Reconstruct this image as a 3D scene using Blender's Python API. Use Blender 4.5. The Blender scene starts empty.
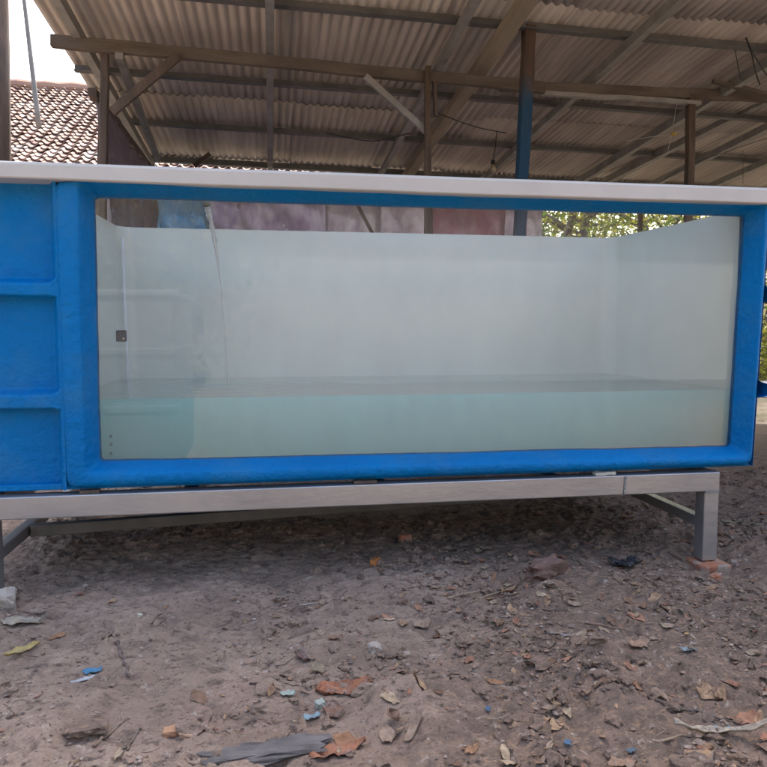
import bpy, math, random
import numpy as np
from mathutils import Vector, Matrix, noise as mnoise
random.seed(7); rng = np.random.default_rng(11)
sc = bpy.context.scene
COL = sc.collection
R = math.radians

# ------------------------------------------------------------------ camera, sky, sun, exposure
CAMZ = 0.87
PITCH = math.atan(55.5/700); YAW = math.atan((383.5-270)/700*math.cos(PITCH))
cam_d = bpy.data.cameras.new('camera'); cam = bpy.data.objects.new('camera', cam_d); COL.objects.link(cam)
cam.location = (0, 0, CAMZ); cam.rotation_euler = (R(90)-PITCH, 0, -YAW)
cam_d.sensor_fit = 'HORIZONTAL'; cam_d.sensor_width = 36; cam_d.lens = 36*700/767
cam_d.clip_start = .02; cam_d.clip_end = 600
sc.camera = cam
SUN_EL = R(55); SUN_AZ = R(16)            # azimuth measured from +Y towards +X
w = bpy.data.worlds.new('World'); sc.world = w; w.use_nodes = True
nt = w.node_tree; bg = nt.nodes['Background']
sky = nt.nodes.new('ShaderNodeTexSky'); sky.sky_type = 'NISHITA'; sky.sun_disc = False
sky.sun_elevation = SUN_EL; sky.sun_rotation = SUN_AZ
sky.air_density = 1.0; sky.dust_density = 7.0; sky.ozone_density = .3
nt.links.new(sky.outputs[0], bg.inputs[0]); bg.inputs[1].default_value = .15
sd = bpy.data.lights.new('sun', 'SUN'); sd.energy = 2.2; sd.angle = R(.6); sd.color = (1, .95, .87)
sun = bpy.data.objects.new('sun', sd); COL.objects.link(sun)
sdir = Vector((math.sin(SUN_AZ)*math.cos(SUN_EL), math.cos(SUN_AZ)*math.cos(SUN_EL), math.sin(SUN_EL)))
sun.rotation_euler = sdir.to_track_quat('Z', 'Y').to_euler(); sun.location = sdir*30
sc.view_settings.view_transform = 'Standard'; sc.view_settings.look = 'None'
sc.view_settings.gamma = 1; sc.view_settings.use_curve_mapping = False
sc.view_settings.exposure = 2.05
cy = sc.cycles
cy.max_bounces = 14; cy.diffuse_bounces = 6; cy.glossy_bounces = 4; cy.transmission_bounces = 8
cy.transparent_max_bounces = 24; cy.volume_bounces = 8

# ------------------------------------------------------------------ measuring helper
_F = Vector((math.sin(YAW)*math.cos(PITCH), math.cos(YAW)*math.cos(PITCH), -math.sin(PITCH)))
_R = Vector((math.cos(YAW), -math.sin(YAW), 0))
_U = _R.cross(_F)
def at(x, y, Y=None, Z=None, X=None):
    d = _F + _R*((x-383.5)/700) + _U*((383.5-y)/700)
    t = Y/d.y if Y is not None else ((Z-CAMZ)/d.z if Z is not None else X/d.x)
    return Vector((0, 0, CAMZ)) + d*t

# ------------------------------------------------------------------ numpy noise
def _h(ix, iy, s):
    v = np.sin(ix*127.1+iy*311.7+s*74.7)*43758.5453
    return v-np.floor(v)
def vn(x, y, s=0):
    x = np.asarray(x, float); y = np.asarray(y, float)
    ix = np.floor(x); iy = np.floor(y); fx = x-ix; fy = y-iy
    fx = fx*fx*(3-2*fx); fy = fy*fy*(3-2*fy)
    return (_h(ix, iy, s)*(1-fx)+_h(ix+1, iy, s)*fx)*(1-fy)+(_h(ix, iy+1, s)*(1-fx)+_h(ix+1, iy+1, s)*fx)*fy
def fbm(x, y, o=4, s=0, g=.5):
    t = 0; a = 1; n = 0
    for k in range(o):
        t = t+a*vn(x*2**k+k*13.7, y*2**k-k*7.3, s+k); n += a; a *= g
    return t/n

# ------------------------------------------------------------------ materials
def mat(name, col, rough=.8, metal=0, col2=None, scale=5, bump=0, bscale=60, detail=6, stretch=(1, 1, 1),
        lo=.35, hi=.65, spec=.5, col3=None, scale3=1.5, lo3=.5, hi3=.75, attr=False, rnd=0, coat=0, bdist=.01, sss=0):
    m = bpy.data.materials.new(name); m.use_nodes = True
    n = m.node_tree.nodes; l = m.node_tree.links; b = n['Principled BSDF']
    tc = n.new('ShaderNodeTexCoord'); mp = n.new('ShaderNodeMapping'); mp.inputs['Scale'].default_value = stretch
    l.new(tc.outputs['Object'], mp.inputs[0])
    def ns(s, d=detail):
        q = n.new('ShaderNodeTexNoise'); q.inputs['Scale'].default_value = s; q.inputs['Detail'].default_value = d
        q.inputs['Roughness'].default_value = .6; l.new(mp.outputs[0], q.inputs['Vector']); return q
    def ramp(q, a, c):
        r = n.new('ShaderNodeMapRange'); r.inputs[1].default_value = a; r.inputs[2].default_value = c
        l.new(q.outputs[0], r.inputs[0]); return r
    def mix(fac, a, c, mode='MIX'):
        x = n.new('ShaderNodeMix'); x.data_type = 'RGBA'; x.blend_type = mode
        if isinstance(fac, float): x.inputs[0].default_value = fac
        else: l.new(fac, x.inputs[0])
        for k, v in ((6, a), (7, c)):
            if isinstance(v, tuple): x.inputs[k].default_value = (*v, 1)
            else: l.new(v, x.inputs[k])
        return x.outputs[2]
    out = None
    if attr:
        at_ = n.new('ShaderNodeAttribute'); at_.attribute_name = 'Col'; out = at_.outputs['Color']
        if col2: out = mix(ramp(ns(scale), lo, hi).outputs[0], out, mix(1.0, out, col2, 'MULTIPLY'))
    elif col2:
        out = mix(ramp(ns(scale), lo, hi).outputs[0], col, col2)
    if col3:
        out = mix(ramp(ns(scale3), lo3, hi3).outputs[0], out if out else col, col3)
    if rnd:
        oi = n.new('ShaderNodeObjectInfo'); hv = n.new('ShaderNodeHueSaturation')
        r = n.new('ShaderNodeMapRange'); r.inputs[3].default_value = 1-rnd; r.inputs[4].default_value = 1+rnd
        l.new(oi.outputs['Random'], r.inputs[0]); l.new(r.outputs[0], hv.inputs['Value'])
        if out: l.new(out, hv.inputs['Color'])
        else: hv.inputs['Color'].default_value = (*col, 1)
        out = hv.outputs[0]
    if out: l.new(out, b.inputs['Base Color'])
    else: b.inputs['Base Color'].default_value = (*col, 1)
    b.inputs['Roughness'].default_value = rough; b.inputs['Metallic'].default_value = metal
    b.inputs['Specular IOR Level'].default_value = spec; b.inputs['Coat Weight'].default_value = coat
    b.inputs['Coat Roughness'].default_value = .12
    if bump:
        bp = n.new('ShaderNodeBump'); bp.inputs['Strength'].default_value = bump; bp.inputs['Distance'].default_value = bdist
        l.new(ns(bscale).outputs[0], bp.inputs['Height']); l.new(bp.outputs[0], b.inputs['Normal'])
    return m
M = {}
M['blue'] = mat('blue_gelcoat', (.0, .150, .42), .38, col2=(.0, .175, .47), scale=3, bump=.8, bscale=38, detail=6, coat=0, bdist=.014, spec=.12,
                col3=(.03, .17, .36), scale3=5, lo3=.5, hi3=.85)
M['white'] = mat('white_gelcoat', (.50, .49, .455), .5, col2=(.455, .445, .415), scale=4, bump=.25, bscale=14, detail=3, bdist=.004, coat=.2,
                 col3=(.6, .59, .56), scale3=2.5, lo3=.62, hi3=.9)
M['liner'] = mat('liner_gelcoat', (.66, .69, .63), .3, col2=(.63, .66, .605), scale=2, col3=(.60, .615, .56), scale3=3, lo3=.6, hi3=.9, bump=.12, bscale=9, detail=2, bdist=.004)
M['galv'] = mat('galvanised_steel', (.42, .43, .44), .38, .75, col2=(.35, .36, .38), scale=5, bump=.08, bscale=40, stretch=(.6, 1, 1.5),
                col3=(.5, .5, .49), scale3=3, lo3=.5, hi3=.8)
M['weld'] = mat('weld_bead', (.29, .29, .29), .5, .6, bump=.6, bscale=120)
M['roofsheet'] = mat('fibre_cement', (.57, .52, .47), .9, col2=(.44, .395, .35), scale=3.2, stretch=(3, .35, 1), rnd=.16, bump=.3, bscale=60,
                     col3=(.30, .26, .235), scale3=1.3, lo3=.52, hi3=.8)
M['purlin'] = mat('purlin_steel', (.11, .11, .105), .55, .3, col2=(.17, .165, .16), scale=8)
M['rafter'] = mat('rafter_steel', (.33, .32, .30), .55, .3, col2=(.22, .215, .2), scale=7)
M['timber'] = mat('weathered_timber', (.15, .125, .10), .85, col2=(.09, .07, .055), scale=6, stretch=(.5, 2, 2), bump=.4, bscale=40)
M['pole_tan'] = mat('tan_timber', (.33, .28, .21), .85, col2=(.24, .2, .15), scale=5, stretch=(2, .4, 2), bump=.3, bscale=40)
M['timber_v'] = mat('post_timber', (.12, .085, .06), .85, col2=(.065, .045, .03), scale=9, stretch=(3, 3, .4), bump=.5, bscale=40)  # browns lowered: the backlit shade of the posts is put into the colour
M['timber_dark'] = mat('dark_timber', (.13, .095, .075), .85, col2=(.07, .055, .045), scale=9, stretch=(2, 2, .4), bump=.4, bscale=40)  # also lowered, so backlit shade sits in this timber colour
M['tile'] = mat('clay_tile', (.36, .20, .14), .85, attr=True, col2=(.8, .78, .78), scale=1.2, bump=.3, bscale=20, lo=.4, hi=.7, spec=.2)
M['plaster'] = mat('plaster', (.33, .325, .30), .9, col2=(.26, .25, .23), scale=.9, bump=.2, bscale=30, col3=(.3, .3, .27), scale3=.5, lo3=.58, hi3=.8)
M['brick'] = mat('brick', (.42, .17, .09), .9, col2=(.3, .12, .07), scale=25, bump=.6, bscale=70, col3=(.33, .27, .22), scale3=18, lo3=.45, hi3=.6)
M['bark'] = mat('bark', (.16, .12, .09), .9, col2=(.09, .07, .055), scale=8, stretch=(2, 2, .5), bump=.6, bscale=25, col3=(.25, .23, .2), scale3=2)
M['black'] = mat('black_plastic', (.015, .015, .017), .5)
M['grey_pvc'] = mat('grey_pipe', (.22, .22, .21), .5, col2=(.16, .16, .15))
M['mark'] = mat('mark', (.10, .17, .16), .8)
M['doorwood'] = mat('door_wood', (.2, .11, .06), .7, col2=(.14, .075, .04), scale=5, stretch=(4, 1, .5))
M['greytank'] = mat('grey_gelcoat', (.17, .18, .2), .45, col2=(.13, .14, .15), bump=.3, bscale=20)
M['crumb'] = mat('soil_crumbs', (.2, .17, .15), .95, attr=True, bump=.5, bscale=150)
M['litter'] = mat('dry_litter', (.3, .2, .12), .85, attr=True, col2=(.6, .55, .5), scale=60, bump=.3, bscale=120)
M['bulb'] = mat('frosted_bulb', (.35, .31, .23), .35)
M['wire'] = mat('wire_black', (.03, .03, .03), .7)
M['rope'] = mat('rope', (.5, .48, .4), .9)
M['yellow'] = mat('yellow_tie', (.5, .36, .05), .7)
M['sack'] = mat('white_sack', (.75, .76, .78), .8, bump=.5, bscale=20)

def blue_post():
    m = mat('painted_post', (.11, .068, .045), .8, col2=(.06, .04, .03), scale=9, stretch=(3, 3, .4), bump=.5, bscale=40)
    n = m.node_tree.nodes; l = m.node_tree.links; b = n['Principled BSDF']
    src = b.inputs['Base Color'].links[0].from_socket
    tc = n.new('ShaderNodeTexCoord'); sp = n.new('ShaderNodeSeparateXYZ'); l.new(tc.outputs['Object'], sp.inputs[0])
    q = n.new('ShaderNodeTexNoise'); q.inputs['Scale'].default_value = 5; q.inputs['Detail'].default_value = 5; l.new(tc.outputs['Object'], q.inputs['Vector'])
    a = n.new('ShaderNodeMath'); a.operation = 'MULTIPLY_ADD'; a.inputs[1].default_value = .5; l.new(q.outputs[0], a.inputs[0]); l.new(sp.outputs[2], a.inputs[2])
    r = n.new('ShaderNodeMapRange'); r.inputs[1].default_value = 2.48; r.inputs[2].default_value = 2.62; l.new(a.outputs[0], r.inputs[0])
    x = n.new('ShaderNodeMix'); x.data_type = 'RGBA'; x.inputs[6].default_value = (.008, .045, .085, 1)
    l.new(r.outputs[0], x.inputs[0]); l.new(src, x.inputs[7]); l.new(x.outputs[2], b.inputs['Base Color'])
    return m
M['bluepost'] = blue_post()

def ground_mat():
    m = bpy.data.materials.new('bare_earth'); m.use_nodes = True
    n = m.node_tree.nodes; l = m.node_tree.links; b = n['Principled BSDF']; b.inputs['Roughness'].default_value = .95
    b.inputs['Specular IOR Level'].default_value = .2
    tc = n.new('ShaderNodeTexCoord')
    def ns(s, d=8, rr=.65, st=(1, 1, 1)):
        mp = n.new('ShaderNodeMapping'); mp.inputs['Scale'].default_value = st; l.new(tc.outputs['Object'], mp.inputs[0])
        q = n.new('ShaderNodeTexNoise'); q.inputs['Scale'].default_value = s; q.inputs['Detail'].default_value = d
        q.inputs['Roughness'].default_value = rr; l.new(mp.outputs[0], q.inputs['Vector']); return q.outputs[0]
    def mr(v, a, c, d=0, e=1):
        r = n.new('ShaderNodeMapRange'); r.inputs[1].default_value = a; r.inputs[2].default_value = c
        r.inputs[3].default_value = d; r.inputs[4].default_value = e; l.new(v, r.inputs[0]); return r.outputs[0]
    def mix(f, a, c):
        x = n.new('ShaderNodeMix'); x.data_type = 'RGBA'; l.new(f, x.inputs[0])
        for k, v in ((6, a), (7, c)):
            if isinstance(v, tuple): x.inputs[k].default_value = (*v, 1)
            else: l.new(v, x.inputs[k])
        return x.outputs[2]
    c = mix(mr(ns(3.2), .4, .62), (0.441, 0.334, 0.263), (0.315, 0.235, 0.184))
    c = mix(mr(ns(1.1, 4), .5, .72), c, (0.368, 0.257, 0.199))
    sx = n.new('ShaderNodeSeparateXYZ'); l.new(tc.outputs['Object'], sx.inputs[0])
    # trampled leaf mould lies over the right and near part of the ground
    q = n.new('ShaderNodeMath'); q.operation = 'MULTIPLY_ADD'; q.inputs[1].default_value = .55; l.new(sx.outputs[0], q.inputs[0]); l.new(ns(2.6, 8, .7), q.inputs[2])
    q2 = n.new('ShaderNodeMath'); q2.operation = 'MULTIPLY_ADD'; q2.inputs[1].default_value = -.22; l.new(sx.outputs[1], q2.inputs[0]); l.new(q.outputs[0], q2.inputs[2])
    mould = mr(q2.outputs[0], .22, .48)
    mm = mix(mr(ns(13, 9, .75), .42, .58), (0.263, 0.184, 0.142), (0.137, 0.104, 0.083))
    mm = mix(mr(ns(42, 6, .7, (1, 2.2, 1)), .53, .62), mm, (0.420, 0.278, 0.176))
    x = n.new('ShaderNodeMath'); x.operation = 'MULTIPLY'; x.inputs[1].default_value = .72; l.new(mould, x.inputs[0])
    c = mix(x.outputs[0], c, mm)
    c = mix(mr(ns(6, 9, .72, (1, 1.7, 1)), .52, .66), c, (0.231, 0.174, 0.142))  # dark streaks and specks from here: damp dirt plus crevice shade put into the colour
    c = mix(mr(ns(17, 9, .72, (1, 1.8, 1)), .53, .64), c, (0.163, 0.123, 0.102))
    c = mix(mr(ns(30, 5), .60, .70), c, (0.525, 0.443, 0.375))
    c = mix(mr(ns(75, 5, .75, (1, 1.6, 1)), .57, .66), c, (0.095, 0.072, 0.059))
    c = mix(mr(ns(70, 3, .6, (1, 2.2, 1)), .66, .72), c, (0.441, 0.299, 0.184))
    vl = n.new('ShaderNodeVectorMath'); vl.operation = 'LENGTH'; l.new(tc.outputs['Object'], vl.inputs[0])
    c = mix(mr(vl.outputs['Value'], 4.5, 7.5), c, mix(mr(ns(1.5), .4, .6), (0.178, 0.141, 0.119), (0.105, 0.098, 0.066)))
    l.new(c, b.inputs['Base Color'])
    bp = n.new('ShaderNodeBump'); bp.inputs['Strength'].default_value = 1.0; bp.inputs['Distance'].default_value = .02
    l.new(ns(26, 9, .72), bp.inputs['Height'])
    bp2 = n.new('ShaderNodeBump'); bp2.inputs['Strength'].default_value = .7; bp2.inputs['Distance'].default_value = .004
    l.new(ns(140, 5, .7), bp2.inputs['Height']); l.new(bp.outputs[0], bp2.inputs['Normal']); l.new(bp2.outputs[0], b.inputs['Normal'])
    return m
M['ground'] = ground_mat()

def leaf_mat(name, c1, c2):
    m = bpy.data.materials.new(name); m.use_nodes = True
    n = m.node_tree.nodes; l = m.node_tree.links; b = n['Principled BSDF']; b.inputs['Roughness'].default_value = .55
    oi = n.new('ShaderNodeAttribute'); oi.attribute_name = 'Col'
    x = n.new('ShaderNodeMix'); x.data_type = 'RGBA'; x.inputs[6].default_value = (*c1, 1); x.inputs[7].default_value = (*c2, 1)
    l.new(oi.outputs['Fac'], x.inputs[0]); l.new(x.outputs[2], b.inputs['Base Color'])
    t = n.new('ShaderNodeBsdfTranslucent'); l.new(x.outputs[2], t.inputs[0])
    a = n.new('ShaderNodeMixShader'); a.inputs[0].default_value = .5
    l.new(b.outputs[0], a.inputs[1]); l.new(t.outputs[0], a.inputs[2]); l.new(a.outputs[0], n['Material Output'].inputs[0])
    return m
M['leaf'] = leaf_mat('leaf_green', (.07, .13, .025), (.20, .23, .04))
M['leaf2'] = leaf_mat('leaf_yellow_green', (.12, .16, .03), (.30, .27, .05))

def tarp_mat(name, cols):
    m = mat(name, cols[0], .55, col2=cols[1], scale=3.5, lo=.4, hi=.6, col3=cols[2], scale3=6, lo3=.55, hi3=.9, stretch=(1.3, 1.3, .8), bump=1, bscale=13, bdist=.05)
    n = m.node_tree.nodes; l = m.node_tree.links; b = n['Principled BSDF']
    t = n.new('ShaderNodeBsdfTranslucent'); l.new(b.inputs['Base Color'].links[0].from_socket, t.inputs[0])
    a = n.new('ShaderNodeMixShader'); a.inputs[0].default_value = .3
    l.new(b.outputs[0], a.inputs[1]); l.new(t.outputs[0], a.inputs[2]); l.new(a.outputs[0], n['Material Output'].inputs[0])
    return m
M['t_blue'] = tarp_mat('tarp_blue', ((.18, .42, .66), (.4, .58, .74), (.12, .3, .52)))
M['t_purple'] = tarp_mat('tarp_purple', ((.44, .39, .52), (.60, .58, .66), (.33, .24, .38)))
M['t_white'] = tarp_mat('tarp_white', ((.66, .65, .70), (.50, .46, .55), (.45, .33, .42)))
M['t_pink'] = tarp_mat('tarp_pink', ((.44, .25, .32), (.50, .39, .45), (.56, .51, .56)))
M['t_grey'] = tarp_mat('tarp_mauve', ((.30, .25, .30), (.22, .18, .23), (.35, .3, .33)))

def acrylic_mat():
    m = bpy.data.materials.new('acrylic'); m.use_nodes = True
    n = m.node_tree.nodes; l = m.node_tree.links; n.remove(n['Principled BSDF']); out = n['Material Output']
    tr = n.new('ShaderNodeBsdfTransparent'); tr.inputs[0].default_value = (.965, .975, .975, 1)
    gl = n.new('ShaderNodeBsdfGlossy'); gl.inputs['Roughness'].default_value = .02
    fr = n.new('ShaderNodeFresnel'); fr.inputs[0].default_value = 1.49
    a = n.new('ShaderNodeMixShader'); l.new(fr.outputs[0], a.inputs[0]); l.new(tr.outputs[0], a.inputs[1]); l.new(gl.outputs[0], a.inputs[2])
    df = n.new('ShaderNodeBsdfDiffuse'); df.inputs[0].default_value = (.55, .55, .55, 1)
    tc = n.new('ShaderNodeTexCoord'); mp = n.new('ShaderNodeMapping'); mp.inputs['Scale'].default_value = (2.5, 1, 1)
    l.new(tc.outputs['Object'], mp.inputs[0])
    q = n.new('ShaderNodeTexNoise'); q.inputs['Scale'].default_value = 2.2; q.inputs['Detail'].default_value = 7; l.new(mp.outputs[0], q.inputs['Vector'])
    r = n.new('ShaderNodeMapRange'); r.inputs[1].default_value = .3; r.inputs[2].default_value = .75; r.inputs[3].default_value = .008; r.inputs[4].default_value = .075
    l.new(q.outputs[0], r.inputs[0])
    c = n.new('ShaderNodeMixShader'); l.new(r.outputs[0], c.inputs[0]); l.new(a.outputs[0], c.inputs[1]); l.new(df.outputs[0], c.inputs[2])
    l.new(c.outputs[0], out.inputs[0]); return m
M['acrylic'] = acrylic_mat()

def water_mat():
    m = bpy.data.materials.new('cloudy_water'); m.use_nodes = True
    n = m.node_tree.nodes; l = m.node_tree.links; n.remove(n['Principled BSDF']); out = n['Material Output']
    tr = n.new('ShaderNodeBsdfTransparent'); gl = n.new('ShaderNodeBsdfGlossy'); gl.inputs['Roughness'].default_value = .03
    tc = n.new('ShaderNodeTexCoord'); q = n.new('ShaderNodeTexNoise'); q.inputs['Scale'].default_value = 9; q.inputs['Detail'].default_value = 3
    l.new(tc.outputs['Object'], q.inputs['Vector'])
    bp = n.new('ShaderNodeBump'); bp.inputs['Strength'].default_value = .12; bp.inputs['Distance'].default_value = .01
    l.new(q.outputs[0], bp.inputs['Height']); l.new(bp.outputs[0], gl.inputs['Normal'])
    fr = n.new('ShaderNodeFresnel'); fr.inputs[0].default_value = 1.6; l.new(bp.outputs[0], fr.inputs['Normal'])
    ge = n.new('ShaderNodeNewGeometry'); sp = n.new('ShaderNodeSeparateXYZ'); l.new(ge.outputs['Normal'], sp.inputs[0])
    gt = n.new('ShaderNodeMath'); gt.operation = 'GREATER_THAN'; gt.inputs[1].default_value = .6; l.new(sp.outputs[2], gt.inputs[0])
    mu = n.new('ShaderNodeMath'); mu.operation = 'MULTIPLY'; l.new(gt.outputs[0], mu.inputs[0]); l.new(fr.outputs[0], mu.inputs[1])
    a = n.new('ShaderNodeMixShader'); l.new(mu.outputs[0], a.inputs[0]); l.new(tr.outputs[0], a.inputs[1]); l.new(gl.outputs[0], a.inputs[2])
    l.new(a.outputs[0], out.inputs[0])
    v = n.new('ShaderNodeVolumePrincipled'); v.inputs['Color'].default_value = (.80, .955, .93, 1); v.inputs['Density'].default_value = 4.0
    l.new(v.outputs[0], out.inputs['Volume']); return m
M['water'] = water_mat()
def stream_mat():
    m = bpy.data.materials.new('falling_water'); m.use_nodes = True
    n = m.node_tree.nodes; l = m.node_tree.links; n.remove(n['Principled BSDF']); out = n['Material Output']
    tr = n.new('ShaderNodeBsdfTransparent'); gl = n.new('ShaderNodeBsdfGlossy'); gl.inputs['Roughness'].default_value = .08
    fr = n.new('ShaderNodeFresnel'); fr.inputs[0].default_value = 1.6
    a = n.new('ShaderNodeMixShader'); l.new(fr.outputs[0], a.inputs[0]); l.new(tr.outputs[0], a.inputs[1]); l.new(gl.outputs[0], a.inputs[2])
    df = n.new('ShaderNodeBsdfDiffuse'); df.inputs[0].default_value = (.9, .92, .94, 1)
    b = n.new('ShaderNodeMixShader'); b.inputs[0].default_value = .5; l.new(a.outputs[0], b.inputs[1]); l.new(df.outputs[0], b.inputs[2])
    l.new(b.outputs[0], out.inputs[0]); return m
M['stream'] = stream_mat()

# ------------------------------------------------------------------ object helpers
def tag(o, label=None, cat=None, group=None, kind=None):
    if label: o['label'] = label
    if cat: o['category'] = cat
    if group: o['group'] = group
    if kind: o['kind'] = kind
    return o
def empty(name, loc, label=None, cat=None, group=None, kind=None):
    o = bpy.data.objects.new(name, None); COL.objects.link(o); o.location = loc; o.empty_display_size = .1
    return tag(o, label, cat, group, kind)
class MB:
    def __init__(s): s.v = []; s.f = []; s.c = []
    def add(s, v, f, col=None):
        k = len(s.v); s.v += [tuple(p) for p in v]; s.f += [tuple(i+k for i in q) for q in f]
        if col is not None: s.c += [tuple(col)]*len(f)
        return s
    def box(s, x0, x1, y0, y1, z0, z1, col=None):
        v = [(x, y, z) for x in (x0, x1) for y in (y0, y1) for z in (z0, z1)]
        return s.add(v, [(0, 1, 3, 2), (4, 6, 7, 5), (0, 4, 5, 1), (2, 3, 7, 6), (0, 2, 6, 4), (1, 5, 7, 3)], col)
    def bar(s, a, b, wd, ht, up=Vector((0, 0, 1)), seg=1, wob=0, col=None):
        a = Vector(a); b = Vector(b); d = (b-a).normalized()
        if abs(d.dot(up)) > .95: up = Vector((0, 1, 0))
        x = d.cross(up).normalized(); y = x.cross(d)
        v = []; f = []
        for i in range(seg+1):
            t = i/seg; c = a.lerp(b, t)
            if wob and 0 < i: c = c + x*random.uniform(-wob, wob)+y*random.uniform(-wob, wob)
            k = 1+(random.uniform(-.08, .08) if wob else 0)
            for sx, sy in ((-1, -1), (1, -1), (1, 1), (-1, 1)): v.append(c+x*sx*wd/2*k+y*sy*ht/2*k)
        for i in range(seg):
            for j in range(4): f.append((i*4+j, i*4+(j+1) % 4, i*4+4+(j+1) % 4, i*4+4+j))
        f += [(3, 2, 1, 0), tuple(seg*4+j for j in range(4))]
        return s.add(v, f, col)
    def tube(s, pts, rad, n=10, cap=True, jit=0, col=None):
        pts = [Vector(p) for p in pts]; m = len(pts); v = []; f = []
        if not isinstance(rad, (list, tuple)): rad = [rad]*m
        px = None
        for i, p in enumerate(pts):
            d = (pts[min(i+1, m-1)]-pts[max(i-1, 0)]).normalized()
            if px is None:
                px = d.orthogonal().normalized()
            else:
                px = (px-d*px.dot(d)).normalized()
            py = d.cross(px)
            for j in range(n):
                t = 2*math.pi*j/n; r = rad[i]*(1+random.uniform(-jit, jit)); v.append(p+px*math.cos(t)*r+py*math.sin(t)*r)
        for i in range(m-1):
            for j in range(n): f.append((i*n+j, i*n+(j+1) % n, (i+1)*n+(j+1) % n, (i+1)*n+j))
        if cap: f += [tuple(range(n))[::-1], tuple((m-1)*n+j for j in range(n))]
        return s.add(v, f, col)
    def build(s, name, m, parent=None, smooth=False, bevel=0, base=None, angle=None):
        off = Vector((0, 0, 0))
        if parent is not None:
            p = parent
            while p is not None: off = off+p.location; p = p.parent
        A = np.array(s.v, float)
        if parent is None:
            lo = A.min(0); hi = A.max(0); base = Vector(((lo[0]+hi[0])/2, (lo[1]+hi[1])/2, lo[2])) if base is None else Vector(base); off = base
        A = A-np.array(off)
        me = bpy.data.meshes.new(name); me.from_pydata(A.tolist(), [], s.f); me.update()
        if s.c:
            ca = me.color_attributes.new('Col', 'FLOAT_COLOR', 'CORNER')
            lens = [len(q) for q in s.f]
            arr = np.repeat(np.array([(*c[:3], 1) for c in s.c], np.float32), lens, axis=0)
            ca.data.foreach_set('color', arr.ravel())
        if smooth: me.polygons.foreach_set('use_smooth', [True]*len(me.polygons))
        me.materials.append(m)
        o = bpy.data.objects.new(name, me); COL.objects.link(o)
        if parent is not None: o.parent = parent
        else: o.location = off
        if bevel:
            bv = o.modifiers.new('bevel', 'BEVEL'); bv.width = bevel; bv.segments = 2; bv.limit_method = 'ANGLE'
        return o
def gridfaces(nu, nv, flip=False):
    i, j = np.meshgrid(np.arange(nu-1), np.arange(nv-1), indexing='ij')
    a = (i*nv+j).ravel(); q = np.stack([a, a+nv, a+nv+1, a+1], 1)
    if flip: q = q[:, ::-1]
    return q.tolist()

# ------------------------------------------------------------------ ground
mounds = []
def gh(x, y):
    x = np.asarray(x, float); y = np.asarray(y, float)
    h = .034*(fbm(x*1.6, y*1.6, 3, 1)-.5) + .034*(fbm(x*6, y*6, 4, 5, .55)-.5) + .026*(1-np.abs(2*fbm(x*14, y*22, 4, 9)-1)-.7)
    big = np.clip((fbm(x*3.3+4, y*3.3, 3, 21)-.5)*4, 0, 1)
    h = h + big*.045*(fbm(x*34, y*40, 4, 31, .6)-.3) + .009*(fbm(x*60, y*75, 2, 51)-.5)
    for (mx, my, r, a) in mounds: h = h + a*np.exp(-((x-mx)**2+(y-my)**2)/(r*r))*(.6+.8*vn(x*25, y*25, 3))
    far = np.clip((np.hypot(x, y)-7)/4, 0, 1)
    return (h-.012)*(1-far)-.02*far
for px, py, r, a in ((400, 700, .07, .045), (435, 735, .06, .038), (545, 592, .08, .065), (590, 650, .06, .045), (620, 700, .07, .042), (40, 730, .07, .028), (100, 690, .05, .012),
                     (250, 600, .06, .012), (470, 640, .08, .02), (560, 740, .06, .022), (700, 660, .09, .014), (370, 655, .04, .016)):
    p = at(px, py, Z=0); mounds.append((p.x, p.y, r, a))
mounds.append((1.637, 2.33, .13, -.035))
def axis(dense0, dense1, step, lo, hi, g=1.06):
    a = list(np.arange(dense0, dense1, step)); s = step; x = a[-1]
    while x < hi: s *= g; x += s; a.append(x)
    s = step; x = dense0; b = []
    while x > lo: s *= g; x -= s; b.append(x)
    return np.array(b[::-1]+a)
gx = axis(-1.2, 2.1, .0075, -140, 140); gy = axis(1.05, 3.1, .0075, -120, 160)
X, Y = np.meshgrid(gx, gy, indexing='ij')
Zg = gh(X, Y)
jx = (vn(X*90, Y*90, 40)-.5)*.006*(np.hypot(X, Y) < 5)
me = bpy.data.meshes.new('ground')
V = np.stack([X+jx, Y, Zg], -1).reshape(-1, 3)
F = np.array(gridfaces(len(gx), len(gy)))
me.vertices.add(len(V)); me.vertices.foreach_set('co', V.ravel())
me.loops.add(F.size); me.loops.foreach_set('vertex_index', F.ravel().astype(np.int32))
me.polygons.add(len(F)); me.polygons.foreach_set('loop_start', np.arange(0, F.size, 4, dtype=np.int32))
me.polygons.foreach_set('use_smooth', np.ones(len(F), bool)); me.update(); me.validate()
me.materials.append(M['ground'])
g = bpy.data.objects.new('ground', me); COL.objects.link(g); tag(g, kind='structure')
def gz(x, y): return float(gh(x, y))

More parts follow.
